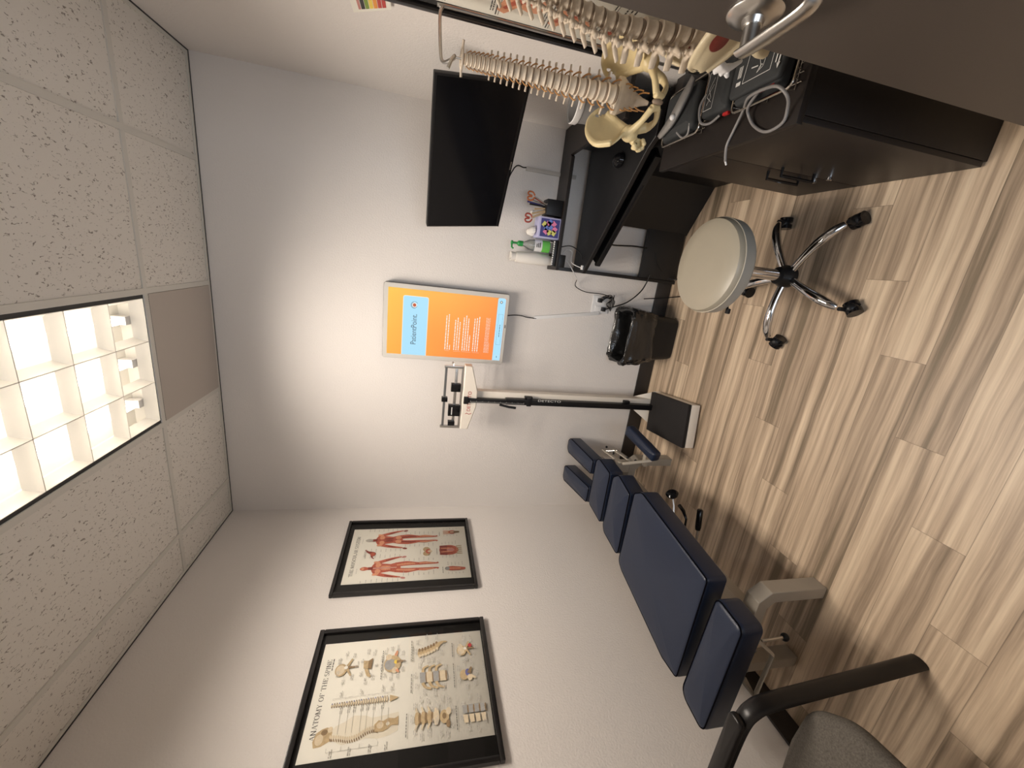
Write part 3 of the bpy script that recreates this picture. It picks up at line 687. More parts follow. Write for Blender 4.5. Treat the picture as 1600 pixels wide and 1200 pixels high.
def ring(mb, cx, cz, r0, r1, m, yy, a0=0, a1=360):
    n = 24; vs = []
    for i in range(n+1):
        a = math.radians(lerp(a0, a1, i/n)); vs += [(cx+r0*math.cos(a), yy, cz+r0*math.sin(a)), (cx+r1*math.cos(a), yy, cz+r1*math.sin(a))]
    mb.add(vs, [[2*i, 2*i+1, 2*i+3, 2*i+2] for i in range(n)], m)
ring(f, 1.447, 1.706, 0.0001, .0145, 'scr_white', y-.0004); ring(f, 1.447, 1.706, 0.0001, .0100, 'scr_dot', y-.0006)
ring(f, 1.447, 1.706, .0155, .0175, 'scr_ink', y-.0005, 20, 250); ring(f, 1.447, 1.706, .0195, .0212, 'scr_ink', y-.0005, -60, 200)
rg = random.Random(5)
def dash(x0, x1, z, h=.0055, m='scr_white'):
    x = x0
    while x < x1-.004:
        l = rg.uniform(.006, .022); sr(f, x, min(x+l, x1), z, z+h, m, y-.0003); x += l+.003
for (zt, n, xe, last) in ((1.511, 2, 1.418, .03), (1.456, 3, 1.40, .18), (1.404, 4, 1.413, .10), (1.337, 3, 1.41, .222)):
    for i in range(n+(1 if zt == 1.511 else 0)):
        lastrow = i == n+(0 if zt == 1.511 else -1)
        dash(1.190, (1.190+last) if lastrow else xe-rg.uniform(0, .015), zt-.004-i*.0142)
    sr(f, 1.182, 1.1828, zt-n*.0142, zt, 'scr_white', y-.0003)
for i in range(5): dash(1.186, 1.41 if i < 4 else 1.25, 1.262-i*.007, .0018)
rp = round_poly([(SX0, 1.153), (SX1, 1.153), (SX1, 1.203), (SX0, 1.203)], [.001, .01, .012, .001])
f.quad([(p.x, y, p.y) for p, _, _ in rp], 'cyan')
for (a, b, c_, d) in ((1.244, 1.440, 1.162, 1.190), (1.150, 1.176, 1.165, 1.190)):
    for q in ((a, b, c_, c_+.0008), (a, b, d-.0008, d), (a, a+.0008, c_, d), (b-.0008, b, c_, d)): sr(f, *q, 'scr_ink' if a > 1.2 else 'scr_white', y-.0003)
dash(1.295, 1.375, 1.174, .0035, 'scr_ink'); dash(1.158, 1.170, 1.175, .003, 'scr_ink'); ring(f, 1.514, 1.181, .005, .0085, 'scr_ink', y-.0004); ring(f, 1.514, 1.181, .0001, .005, 'scr_white', y-.0004)
f.build('screen_graphics', so, smooth=False)
sr(f2 := MB(), 1.355, 1.375, 1.139, 1.145, 'mon_side', -.0606); f2.build('badge', r, smooth=False)
MB().tube([(1.43, -.03, 1.135), (1.438, -.02, 1.08), (1.437, -.016, 1.03), (1.430, -.012, .99), (1.428, -.012, .93)], .003, 'black_pl', smooth=5).build('power_cord', r)
f = MB(); d = Vector((1.502-1.430, 0, .498-.945)); X = Matrix.Translation((1.430, 0, .945)) @ Matrix.Rotation(math.atan2(d.x, d.z)-PI, 4, 'Y')
f.box(-.011, .011, -.014, 0, -d.length, 0, 'white_pl', X=X, bev=.003); tag(f.build('cord_cover'), 'white cord cover strip on the back wall below the orange-screened monitor', 'cord cover')

# ------------------------------------------------------------------ television across the right back corner
TVC, yaw, pit, TS = Vector((2.178, -.424, 1.463)), -.708, .224, .70
rx = Vector((math.cos(yaw), math.sin(yaw), 0)); nn = Vector((math.sin(yaw), -math.cos(yaw), 0))
up = Vector((0, 0, 1))*math.cos(pit)+nn*math.sin(pit); fn = rx.cross(up).normalized()
r = thing('television', 'black switched-off flat television angled across the right back corner', 'television', (TVC.x, TVC.y, 1.25))
XT = Matrix((( rx.x, up.x, fn.x, TVC.x), (rx.y, up.y, fn.y, TVC.y), (rx.z, up.z, fn.z, TVC.z), (0, 0, 0, 1)))
f = MB(); f.box(-TS/2, TS/2, -TS*.2875, TS*.2875, -.03, 0, 'black_pl', X=XT, bev=.004); f.box(-.2, .2, -.13, .12, -.055, -.028, 'black_pl', X=XT, bev=.006); f.build('case', r)
f = MB(); b_ = .009; h_ = TS*.2875
f.box(-TS/2+b_, TS/2-b_, -h_+.016, h_-b_, -.001, .0012, 'black_gl', X=XT); f.build('screen', r, smooth=False)
f = MB(); f.box(-TS/2+.001, TS/2-.001, -h_, -h_+.004, .0, .003, 'black_gl', X=XT); f.box(-.02, .02, -h_+.005, -h_+.010, .0, .0014, 'steel', X=XT); f.build('trim_strip', r)
f = MB(); bk = XT @ Vector((0, 0, -.055)); cw = Vector((W-.02, -.02, 1.46))
f.box(-.06, .06, -.06, .06, -.065, -.05, 'black_pl', X=XT)
f.tube([bk, bk+Vector((.10, .12, 0)), cw-Vector((.12, .02, 0)), cw-Vector((.05, 0, 0))], .016, 'black_pl'); f.box(W-.09, W, -.16, -.0, 1.36, 1.56, 'black_pl', bev=.004); f.build('mount_arm', r)
MB().tube([XT @ Vector((-.22, -h_+.02, -.03)), (2.262, -.10, 1.20), (2.29, -.02, 1.13), (2.296, -.008, 1.10)], .0035, 'black_pl', smooth=5).build('power_cord', r)
f = MB(); f.box(2.279, 2.301, -.014, 0, .80, 1.112, 'beige_pl', bev=.003); tag(f.build('cord_cover'), 'beige cord cover strip on the back wall under the corner television', 'cord cover')

# ------------------------------------------------------------------ outlet with plugs, wall cords
r = thing('wall_outlet', 'white double outlet plate with black plugs low on the back wall', 'outlet', (1.56, 0, .44))
MB().box(1.503, 1.617, -.007, 0, .435, .555, 'white_pl', bev=.003).build('face_plate', r)
for x in (1.532, 1.588): MB().box(x-.017, x+.017, -.010, -.006, .460, .530, 'white_pl', bev=.002).build('socket', r)
def plug(x, z, label):
    f = MB(); f.box(x-.013, x+.013, -.045, -.010, z-.011, z+.011, 'black_pl', bev=.004); return tag(f.build('power_plug'), label, 'plug', 'plugs in the wall outlet')
plug(1.588, .513, 'black plug in the right-hand upper socket of the white outlet'); plug(1.532, .479, 'black plug in the left-hand lower socket of the white outlet')
f = MB()
for i in range(4):
    z = .47-.012*i; pts = [(1.588, -.05, .505), (1.61, -.055, .48+.012*i), (1.60+.01*i, -.06, .43+.008*i), (1.575, -.06, .425+.005*i), (1.545-.006*i, -.055, .44), (1.57, -.052, .475-.01*i), (1.61+.008*i, -.055, .43)]
    f.tube(pts, .0028, 'black_pl', seg=6, smooth=5)
f.tube([(1.61, -.055, .43), (1.63, -.03, .50), (1.632, -.02, .62), (1.66, -.03, .70), (1.70, -.08, .72)], .0028, 'black_pl', seg=6, smooth=6)
tag(f.build('coiled_cord'), 'bundled black power cord hanging in loops at the white outlet', 'cord')
f = MB(); f.tube([(1.535, -.045, .475), (1.56, -.06, .42), (1.60, -.06, .33), (1.67, -.05, .25), (1.73, -.06, .225), (1.79, -.08, .22)], .0042, 'black_pl', seg=8, smooth=6)
tag(f.build('black_cable'), 'thick black cable curving from the outlet toward the desk panel', 'cord')
f = MB(); f.tube([(1.63, -.03, .20), (1.66, -.1, .06), (1.70, -.22, .006), (1.80, -.28, .006), (1.86, -.20, .006), (1.80, -.12, .006), (1.78, -.055, .05), (1.85, -.055, .16), (1.93, -.055, .20)], .0035, 'black_pl', seg=6, smooth=6)
tag(f.build('floor_cord'), 'black cord lying in a loop on the floor behind the stool', 'cord')

# ------------------------------------------------------------------ corner desk
r = thing('corner_desk', 'black corner computer desk with raised rear shelf and keyboard tray', 'desk', (2.1, -.4, 0))
f = MB(); f.prism([(1.745, -.004), (W-.004, -.004), (W-.004, -.80), (2.365, -.80), (2.365, -.165), (2.355, -.181), (1.745, -.181)], .882, .902, 'espresso'); f.build('raised_shelf', r, bev=.002)
f = MB(); f.prism([(1.748, -.066), (2.45, -.062), (2.50, -.10), (2.50, -.81), (2.325, -.80), (2.29, -.745), (1.745, -.232)], .728, .750, 'black_wood'); f.build('worktop', r, bev=.003)
f = MB(); f.prism([(1.80, -.235), (1.86, -.10), (2.30, -.45), (2.33, -.66), (2.285, -.70)], .655, .668, 'black_wood')
e = Vector((2.285-1.80, -.70+.235, 0)); ev = e.normalized(); no = Vector((ev.y, -ev.x, 0)); 
X = Matrix(((ev.x, no.x, 0, 1.80), (ev.y, no.y, 0, -.235), (0, 0, 1, 0), (0, 0, 0, 1)))
f.box(0, e.length, -.012, .008, .650, .682, 'black_wood', X=X, bev=.003); kt = f.build('keyboard_tray', r)
MB().box(.10, e.length-.14, .008, .013, .660, .668, 'black_pl', X=X, bev=.002).build('pull_groove', kt)
f = MB(); f.box(1.85, 2.27, -.16, -.145, .66, .73, 'black_wood'); f.build('tray_rail', r)
f = MB(); f.box(1.746, 1.768, -.040, -.014, 0, .882, 'black_wood', bev=.002); f.build('leg', r)
f = MB(); f.box(1.768, 2.075, -.055, -.040, .02, .285, 'black_wood', bev=.002); f.build('back_panel', r)
f = MB(); f.prism([(2.060, -.05), (2.075, -.04), (2.34, -.20), (2.36, -.80), (2.34, -.81), (2.325, -.22)], 0.0, .728, 'black_wood'); f.build('side_panel', r)
f = MB(); f.box(2.42, 2.435, -.81, -.10, .750, .882, 'black_wood'); f.build('shelf_riser', r)
f = MB(); f.box(1.768, 2.06, -.07, -.055, .70, .728, 'black_wood'); f.build('support_rail', r)
f = MB(); f.pad([(1.82, -.02), (1.868, -.02), (1.868, -.10), (1.82, -.10)], .868, .882, .004, .003, 'black_pl', crown=0)
tag(MB().box(1.762, 1.835, -.186, -.176, .850, .890, 'black_pl', bev=.004).build('clip_hook'), 'small black clip hooked on the front edge of the raised desk shelf', 'clip')
f = MB(); f.lathe([(.001, .751), (.030, .751), (.034, .758), (.031, .775), (.018, .786), (.001, .789)], 'black_gl', c=(2.292, -.50), sx=1.0, sy=1.3, seg=24); tag(f.build('computer_mouse'), 'glossy black computer mouse on the dark desk worktop', 'mouse')
f = MB(); f.tube([(1.88, -.15, .875), (1.89, -.19, .84), (1.88, -.19, .80), (1.85, -.20, .765), (1.825, -.205, .756)], .003, 'black_pl', smooth=5)
tag(f.build('usb_cable'), 'short black cable hanging from the raised shelf to the worktop', 'cord')
f = MB(); f.tube([(1.775, -.22, .757), (1.80, -.16, .80), (1.86, -.14, .80), (1.87, -.12, .83), (1.83, -.10, .84), (1.79, -.12, .80), (1.745, -.14, .77), (1.70, -.04, .70), (1.675, -.01, .685)], .0022, 'white_pl', seg=6, smooth=6)
f.box(1.765, 1.790, -.235, -.215, .7505, .760, 'white_pl', bev=.002)
tag(f.build('white_cable'), 'thin white charging cable with small white plug looped at the desk end', 'cord')
tag(MB().tube([(1.93, -.08, .65), (1.945, -.06, .58), (1.94, -.05, .50), (1.945, -.05, .43), (1.95, -.06, .36), (1.95, -.058, .27)], .0045, 'black_pl', smooth=5).build('desk_cord'), 'black cord hanging behind the keyboard tray over the wall gap', 'cord')
f = MB(); f.box(1.70, 1.79, -.16, -.10, .669, .69, 'black_pl', bev=.003)

# things on the raised shelf
Z = .902
r = thing('paper_cup_stack', 'upright stack of white paper cups at the left end of the desk shelf', 'paper cups', (1.80, -.075, Z))
f = MB(); seg = 28; prof = [(.026, Z), (.028, Z+.02), (.033, Z+.03), (.034, Z+.15), (.033, Z+.19), (.030, Z+.225)]
f.lathe(prof, 'tissue', c=(1.795, -.075), seg=seg); f.build('cup_sleeve', r)
f = MB(); f.lathe([(.022, Z+.225), (.026, Z+.240), (.027, Z+.258), (.021, Z+.258), (.018, Z+.240)], 'tissue', c=(1.795, -.075), seg=seg, cap0=False, cap1=False); f.build('cup_rim', r)
r = thing('sanitizer_bottle', 'clear hand sanitizer pump bottle with green pump and green label on the desk shelf', 'bottle', (1.872, -.085, Z))
f = MB(); c0 = (1.872, -.085)
f.lathe([(.001, Z), (.030, Z), (.033, Z+.01), (.033, Z+.13), (.028, Z+.16), (.014, Z+.185), (.013, Z+.20)], 'clear', c=c0, sx=1, sy=.75); f.build('bottle_body', r)
f = MB(); f.lathe([(.0335, Z+.030), (.0338, Z+.078)], 'label_green', c=c0, sx=1, sy=.76, cap0=False, cap1=False); f.lathe([(.0335, Z+.078), (.0338, Z+.125)], 'white_pl', c=c0, sx=1, sy=.76, cap0=False, cap1=False)
for i in range(3): f.box(1.862, 1.890-.004*i, -.1118, -.1112, Z+.090+i*.010, Z+.095+i*.010, 'ink')
f.build('label', r)
f = MB(); f.lathe([(.016, Z+.195), (.016, Z+.220), (.010, Z+.228), (.006, Z+.23), (.006, Z+.255), (.012, Z+.256), (.012, Z+.266), (.004, Z+.268)], 'green_pl', c=c0, seg=18); f.tube([(1.872, -.085, Z+.261), (1.845, -.10, Z+.262), (1.838, -.104, Z+.252)], .005, 'green_pl', seg=8); f.build('pump', r)
r = thing('tissue_box', 'colourful cube tissue box in navy, pink and yellow with a white tissue sticking out', 'tissue box', (1.972, -.10, Z))
f = MB(); bx0, bx1, by0, by1 = 1.915, 2.030, -.158, -.045; f.box(bx0, bx1, by0, by1, Z, Z+.128, 'lilac', bev=.002)
f.build('box', r)
f = MB(); yy = by0-.0004
sr(f, bx0+.008, bx1-.008, Z+.006, Z+.118, 'box_navy', yy)
rg = random.Random(11)
for (u, w_, cn, a) in ((.2, .2, 'box_yel', .3), (.25, .75, 'box_pink', .2), (.55, .45, 'box_blue', .4), (.80, .25, 'box_pink', .1), (.78, .62, 'box_pink', .5), (.45, .15, 'box_pink', .2), (.72, .88, 'box_yel', .2), (.2, .5, 'box_yel', -.3), (.5, .75, 'box_blue', .8), (.9, .5, 'box_blue', .1)):
    cx, cz = lerp(bx0+.018, bx1-.018, u), lerp(Z+.02, Z+.105, w_); s_ = .019; f.quad([(cx+s_*math.cos(a+k*PI/2), yy-.0003, cz+s_*math.sin(a+k*PI/2)) for k in range(4)], cn)
f.build('box_pattern', r, smooth=False)
bm = bmesh.new(); bmesh.ops.create_cone(bm, segments=14, radius1=.040, radius2=.012, depth=.06, cap_ends=True)
bmesh.ops.subdivide_edges(bm, edges=bm.edges[:], cuts=2)
for v_ in bm.verts: v_.co += Vector((1.955, -.10, Z+.158))+mnoise.noise_vector(v_.co*40)*.012; v_.co.x += (v_.co.z-Z-.13)*-.3
f = MB(); f.bm(bm, 'tissue'); f.build('tissue', r, sub=1)
# keypad with white keys in front of bottle
r = thing('keypad', 'black keypad with a row of white keys standing in front of the bottle', 'keypad', (1.83, -.155, Z))
MB().box(1.765, 1.912, -.176, -.140, Z, Z+.020, 'black_pl', bev=.006).build('body', r)
f = MB()
for i in range(11): f.box(1.772+i*.0125, 1.781+i*.0125, -.168, -.160, Z+.019, Z+.026, 'white_pl', bev=.001)
f.build('keys', r)
r = thing('pen_holder', 'black mesh pen holder packed with pens, sticks and pairs of scissors', 'pen holder', (2.085, -.11, Z))
f = MB(); f.box(2.042, 2.128, -.155, -.065, Z, Z+.095, 'black_pl', bev=.004); f.build('holder', r)
def item(nm, lab, cat, fn_): 
    f = MB(); fn_(f); tag(f.build(nm), lab, cat, 'pens and tools in the black holder')
def scis(px, py, lean, m, h):
    def g(f):
        p0 = Vector((px, py, Z+.09)); t = p0+Vector((lean, 0, h)); f.tube([p0, t], .003, 'steel', seg=6)
        for s_ in (-1, 1):
            P = [t+Vector((s_*.004, 0, 0)), t+Vector((s_*.020, 0, .012)), t+Vector((s_*.022, 0, .034)), t+Vector((s_*.008, 0, .040)), t+Vector((s_*.002, 0, .015))]; f.tube(P, .0045, m, seg=8, smooth=4)
    return g
item('scissors', 'scissors with brown-red handles leaning left out of the black pen holder', 'scissors', scis(2.06, -.12, -.045, 'redbrown', .075))
item('scissors', 'scissors with orange handles leaning right out of the black pen holder', 'scissors', scis(2.10, -.12, .032, 'orange_pl', .075))
rg = random.Random(2)
for i, (dx, m_, h, lab) in enumerate(((-.02, 'wood_stick', .07, 'wooden stick leaning left in the black pen holder'), (-.012, 'wood_stick', .075, 'second pale wooden stick in the black pen holder'), (.0, 'wood_stick', .06, 'middle wooden stick in the black pen holder'), (.01, 'black_pl', .09, 'black pen standing tall in the black pen holder'), (.02, 'steel', .085, 'silver pen leaning right in the black pen holder'), (.026, 'redbrown', .06, 'dark red pen at the right of the black pen holder'), (.016, 'box_navy', .10, 'navy marker behind the silver pen in the black pen holder'), (-.006, 'tissue', .065, 'cream tube among the sticks in the black pen holder'))):
    p0 = Vector((2.078+dx, -.13+.007*i, Z+.093)); f = MB(); f.tube([p0, p0+Vector((dx*1.3-.01, 0, h))], .0045 if i != 7 else .009, m_, seg=8)
    f.ell(p0+Vector((dx*1.3-.01, 0, h)), .0055 if i != 7 else .012, m_, seg=8)
    tag(f.build('pen'), lab, 'pen', 'pens and tools in the black holder')
# translucent tub behind the small spine
r = thing('plastic_tub', 'cloudy translucent plastic tub standing on the desk shelf behind the hanging spine', 'tub', (2.438, -.64, Z))
f = MB(); f.lathe([(.060, Z), (.064, Z+.01), (.074, Z+.16), (.076, Z+.17), (.072, Z+.17), (.070, Z+.15), (.060, Z+.012)], 'foggy', c=(2.438, -.64), cap1=True); f.build('tub_body', r)
f = MB(); f.lathe([(.0765, Z+.145), (.080, Z+.15), (.080, Z+.172), (.0765, Z+.175)], 'white_pl', c=(2.438, -.64), cap0=False, cap1=False); f.build('rim', r)

# ------------------------------------------------------------------ low cabinet by the door
r = thing('cabinet', 'dark espresso two-door cabinet standing between the desk and the open door', 'cabinet', (2.36, -1.165, 0))
f = MB(); f.box(2.216, W-.006, -1.490, -.835, 0, .700, 'espresso', bev=.002); f.build('body', r)
f = MB(); f.box(2.19, W-.006, -1.495, -.830, .700, .720, 'espresso', bev=.002); f.build('top', r)
for (y0, y1, hy) in ((-1.112, -.838, -1.080), (-1.488, -1.115, -1.145)):
    d_ = MB().box(2.199, 2.215, y0, y1, .012, .694, 'espresso', bev=.0015).build('door', r)
    f = MB(); f.tube([(2.199, hy, .405), (2.172, hy, .405), (2.172, hy, .262), (2.199, hy, .262)], .0055, 'black_gl', seg=8); f.build('handle', d_)
    MB().cyl((2.199, hy, .19), (2.190, hy, .19), .010, 'chrome').build('lock', d_)

# chrome wire trays with cuffs
def wire_tray(label, x0, x1, y0, y1, z0, z1):
    r = thing('wire_tray', label, 'wire tray', ((x0+x1)/2, (y0+y1)/2, z0), 0, 'chrome wire trays on the cabinet')
    rim = [(p.x, p.y, z1) for p, _, _ in round_poly([(x0, y0), (x1, y0), (x1, y1), (x0, y1)], .02, 4)]; rim.append(rim[0])
    MB().tube(rim, .0032, 'wire', seg=8).build('rim', r)
    f = MB()
    for i in range(7): x = lerp(x0+.02, x1-.02, i/6); f.tube([(x, y0, z1), (x, y0+.004, z0+.002), (x, y1-.004, z0+.002), (x, y1, z1)], .0016, 'wire', seg=6)
    for i in range(3): y = lerp(y0+.02, y1-.02, i/2); f.tube([(x0, y, z1), (x0+.004, y, z0+.004), (x1-.004, y, z0+.004), (x1, y, z1)], .0016, 'wire', seg=6)
    f.build('wire_mesh', r); return r
wire_tray('chrome wire tray nearer the door holding the printed blood pressure cuff', 2.272, 2.450, -1.482, -1.258, .7205, .752)
wire_tray('chrome wire tray nearer the desk holding the black pouch', 2.265, 2.445, -1.100, -.868, .7205, .752)
r = thing('blood_pressure_cuff', 'folded dark cuff with white arm diagram lying in the wire tray by the door', 'blood pressure cuff', (2.39, -1.37, .724), 0, 'cuffs on the cabinet')
f = MB(); f.pad([(2.285, -1.270), (2.440, -1.270), (2.440, -1.455), (2.292, -1.440)], .724, .762, .015, .012, 'cuff', crown=.006); f.pad([(2.30, -1.266), (2.438, -1.266), (2.438, -1.47), (2.30, -1.455)], .760, .780, .015, .008, 'cuff', crown=.004); bd = f.build('cuff_body', r)
f = MB(); zz = .7855
def cl(a, b, w=.0016, m='print_white'):
    a, b = Vector((*a, 0)), Vector((*b, 0)); d = (b-a).normalized(); n = Vector((-d.y, d.x, 0))*w/2; f.quad([(q.x, q.y, zz) for q in (a+n, a-n, b-n, b+n)], m)
def pl(P, w=.0016): [cl(P[i], P[i+1], w) for i in range(len(P)-1)]
pl([(2.325, -1.325), (2.325, -1.425), (2.440, -1.430), (2.440, -1.335), (2.325, -1.325)])
pl([(2.335, -1.375), (2.350, -1.385), (2.365, -1.378), (2.385, -1.372), (2.41, -1.365), (2.43, -1.35)]); pl([(2.335, -1.375), (2.345, -1.395), (2.365, -1.398), (2.385, -1.392), (2.41, -1.395), (2.43, -1.385)])
pl([(2.43, -1.35), (2.425, -1.36), (2.435, -1.362), (2.425, -1.372), (2.436, -1.374), (2.43, -1.385)]); pl([(2.355, -1.35), (2.352, -1.375)], .003); pl([(2.34, -1.382), (2.352, -1.388), (2.348, -1.392)])
for i in range(4): cl((2.345+.0, -1.300-i*.004), (2.375, -1.300-i*.004), .002)
cl((2.33, -1.298), (2.33, -1.316), .010); cl((2.335, -1.44), (2.375, -1.442), .004); f.v[-1]
f.text('INDEX', (2.428, -1.443, zz), (-1, 0, 0), (0, -1, 0), .024, 'print_white'); cl((2.350, -1.452), (2.330, -1.450), .004); f.quad([(2.332, -1.445, zz), (2.318, -1.450, zz), (2.332, -1.456, zz)], 'print_white')
f.build('printed_diagram', bd, smooth=False)
f = MB(); f.box(2.292, 2.300, -1.425, -1.37, .757, .761, 'red_pl'); f.build('red_edge', r)
f = MB(); f.tube([(2.158, -1.216, .700), (2.195, -1.235, .722), (2.232, -1.257, .7265), (2.272, -1.305, .745), (2.280, -1.36, .780), (2.281, -1.419, .784), (2.270, -1.471, .785), (2.246, -1.490, .765), (2.228, -1.472, .738), (2.201, -1.454, .7265), (2.193, -1.402, .7265), (2.222, -1.346, .7265), (2.256, -1.322, .737), (2.271, -1.340, .757), (2.290, -1.394, .775)], .0042, 'tubing', seg=10, smooth=6)
f.cyl((2.160, -1.217, .702), (2.149, -1.212, .690), .0028, 'white_pl'); f.build('tube', r)
r = thing('blood_pressure_cuff', 'narrow dark cuff with white printed box and red edge between the two wire trays', 'blood pressure cuff', (2.38, -1.18, .7205), 0, 'cuffs on the cabinet')
f = MB(); f.pad([(2.295, -1.115), (2.45, -1.115), (2.45, -1.240), (2.295, -1.240)], .7215, .765, .015, .012, 'cuff', crown=.008); bd = f.build('cuff_body', r)
f = MB(); zz = .7735
pl([(2.310, -1.138), (2.310, -1.180), (2.42, -1.180), (2.42, -1.138), (2.310, -1.138)]); pl([(2.325, -1.15), (2.345, -1.165), (2.37, -1.15), (2.40, -1.168)]); pl([(2.33, -1.17), (2.35, -1.145), (2.38, -1.17)]); f.build('printed_diagram', bd, smooth=False)
f = MB(); f.box(2.287, 2.300, -1.225, -1.200, .730, .741, 'red_pl', bev=.002); f.build('red_edge', r)
f = MB(); f.tube([(2.36, -1.14, .775), (2.33, -1.118, .775), (2.285, -1.125, .765), (2.276, -1.155, .75), (2.292, -1.19, .742)], .004, 'tubing', smooth=6); f.build('tube', r)
r = thing('zip_pouch', 'black pouch with curved grey panel and white knob in the desk-side wire tray', 'pouch', (2.375, -.98, .724))
f = MB(); f.pad([(2.275, -.880), (2.436, -.880), (2.436, -1.07), (2.285, -1.075)], .724, .768, .02, .015, 'cuff', crown=.012); bd = f.build('pouch_body', r)
f = MB(); P = catmull([(2.285, -.905, .782), (2.305, -.985, .792), (2.345, -1.035, .795), (2.39, -1.060, .79), (2.43, -1.066, .785)], 6); n = len(P)
vs = [p for p in P]+[p+Vector((.012+.028*math.sin(PI*i/(n-1)), .012, .004)) for i, p in enumerate(P)]
f.add(vs, [[i, i+n, i+1+n, i+1][::-1] for i in range(n-1)], 'grey_mesh'); f.build('curved_panel', bd, solid=.012)
MB().ell((2.326, -1.005, .806), .010, 'white_pl').build('knob', bd)
f = MB(); f.tube([(2.30, -1.06, .765), (2.272, -1.045, .755), (2.268, -1.01, .752), (2.29, -.985, .765)], .0038, 'tubing', smooth=5); f.build('tube', r)

# ------------------------------------------------------------------ open door with lever
r = thing('room_door', 'dark brown open door with a satin lever handle at the right edge', 'door', (2.21, -2.2, .01))
X = Matrix.Translation((2.189, -1.735, 0)) @ Matrix.Rotation(math.atan2(.035, .90), 4, 'Z')
f = MB(); f.box(0, .044, -.90, 0, .012, 2.08, 'door', X=X, bev=.002); f.build('door_leaf', r)
hz = 1.146
f = MB(); XR = X @ Matrix.Translation((0, -.078, hz)) @ Matrix.Rotation(-PI/2, 4, 'Y')
f.lathe([(.0435, 0), (.0435, .004), (.040, .008), (.033, .010), (.030, .012), (.020, .013)], 'satin', X=XR, seg=40); f.lathe([(.018, .012), (.016, .020), (.015, .022)], 'satin', X=XR, seg=28)
f.build('rosette', r)
f = MB(); hx, hy = -.0, -.078
f.tube([(-.008, hy, hz), (-.040, hy, hz), (-.056, hy, hz)], [.0130, .0130, .013], 'satin', X=X, seg=18)
P = [(-.054, hy+.016, hz), (-.056, hy-.01, hz), (-.057, hy-.06, hz), (-.056, hy-.105, hz), (-.048, hy-.122, hz), (-.030, hy-.126, hz)]
f.tube(P, [.0135, .0150, .0150, .0145, .0135, .012], 'satin', seg=16, flat=(.45, 1.0), smooth=5, X=X); f.build('lever', r)
f = MB()
for z in (.3, 1.05, 1.85): f.cyl((.03, -.905, z-.045), (.03, -.905, z+.045), .007, 'satin', X=X)
f.build('hinge', r)

# ------------------------------------------------------------------ stool
SC = Vector((1.838, -1.0, 0))
r = thing('rolling_stool', 'round taupe vinyl rolling stool with chrome five-star base', 'stool', SC)
f = MB(); zt = .530
prof = [(.150, .432), (.178, .436), (.190, .450), (.192, .475), (.190, .494)]
f.lathe(prof, 'stool_side', c=SC[:2], seg=56, cap1=False)
f.build('cushion_side', r)
f = MB(); f.lathe([(.190, .494), (.1905, .502), (.184, .517), (.165, .526), (.12, .5305), (.06, .5325), (.001, .533)], 'stool', c=SC[:2], seg=56, cap0=False); f.build('cushion_top', r)
f = MB(); P = [(SC.x+.1915*math.cos(a*PI/30), SC.y+.1915*math.sin(a*PI/30), .4945) for a in range(61)]; f.tube(P, .0022, 'stitch', seg=6); f.build('seam', r)
f = MB(); f.lathe([(.135, .424), (.14, .433)], 'black_pl', c=SC[:2]); f.tube([SC+Vector((-.05, -.02, .425)), SC+Vector((-.14, -.07, .425)), SC+Vector((-.168, -.088, .425))], .005, 'black_pl', seg=8); f.box(SC.x-.182, SC.x-.160, SC.y-.098, SC.y-.080, .418, .432, 'black_pl', bev=.004); f.build('mechanism', r)
f = MB(); f.cyl(SC+Vector((0, 0, .13)), SC+Vector((0, 0, .32)), .024, 'chrome', seg=28); f.cyl(SC+Vector((0, 0, .32)), SC+Vector((0, 0, .425)), .014, 'chrome', seg=24); f.build('gas_lift', r)
f = MB(); f.lathe([(.030, .075), (.046, .085), (.048, .115), (.040, .130), (.036, .150), (.028, .156)], 'black_pl', c=SC[:2], seg=30); f.build('hub', r)
for i in range(5):
    a = math.radians(-40+72*i); d = Vector((math.cos(a), math.sin(a), 0)); n = Vector((-d.y, d.x, 0))
    P = [SC+d*q+Vector((0, 0, z)) for q, z in ((.035, .104), (.09, .112), (.15, .116), (.205, .110), (.245, .098), (.272, .082))]
    f = MB(); f.tube(P, [.017, .0165, .018, .020, .018, .013], 'chrome', seg=16, smooth=5, flat=(1.0, .85)); lg = f.build('leg', r)
    cc = SC+d*.285; cn = MB(); sw = Vector((math.cos(a+1.1), math.sin(a+1.1), 0)); sn = Vector((-sw.y, sw.x, 0)); wc = cc+sw*.012
    for s_ in (-1, 1): cn.cyl(wc+sn*s_*.006+Vector((0, 0, .027)), wc+sn*s_*.024+Vector((0, 0, .027)), .027, 'black_gl', seg=24)
    cn.ell(wc+Vector((0, 0, .036)), (.024, .024, .024), 'black_pl'); cn.cyl(cc+Vector((0, 0, .04)), cc+Vector((0, 0, .082)), .008, 'black_pl'); cn.build('caster', r)

# ------------------------------------------------------------------ waste bin with bag
r = thing('waste_bin', 'black plastic waste bin lined with a crumpled black bag against the back wall', 'waste bin', (1.385, -.13, 0))
f = MB(); n_ = 6
def ringp(x0, x1, y0, y1, rc, z, nn=6, jit=0, sd=0):
    out = []
    for i, (p, nv, _) in enumerate(round_poly([(x0, y0), (x1, y0), (x1, y1), (x0, y1)], rc, nn)):
        j = mnoise.noise(Vector((p.x*22+sd, p.y*22, z*26)))*jit; out.append((p.x+nv.x*j, p.y+nv.y*j, z))
    return out
def loft(f, rings, m, cap=None):
    N = len(rings[0]); vs = [p for r_ in rings for p in r_]; fs = []
    for i in range(len(rings)-1):
        for k_ in range(N): a, b = i*N+k_, i*N+(k_+1) % N; fs.append([a, b, b+N, a+N])
    if cap == 'bottom': fs.append(list(range(N))[::-1])
    f.add(vs, fs, m)
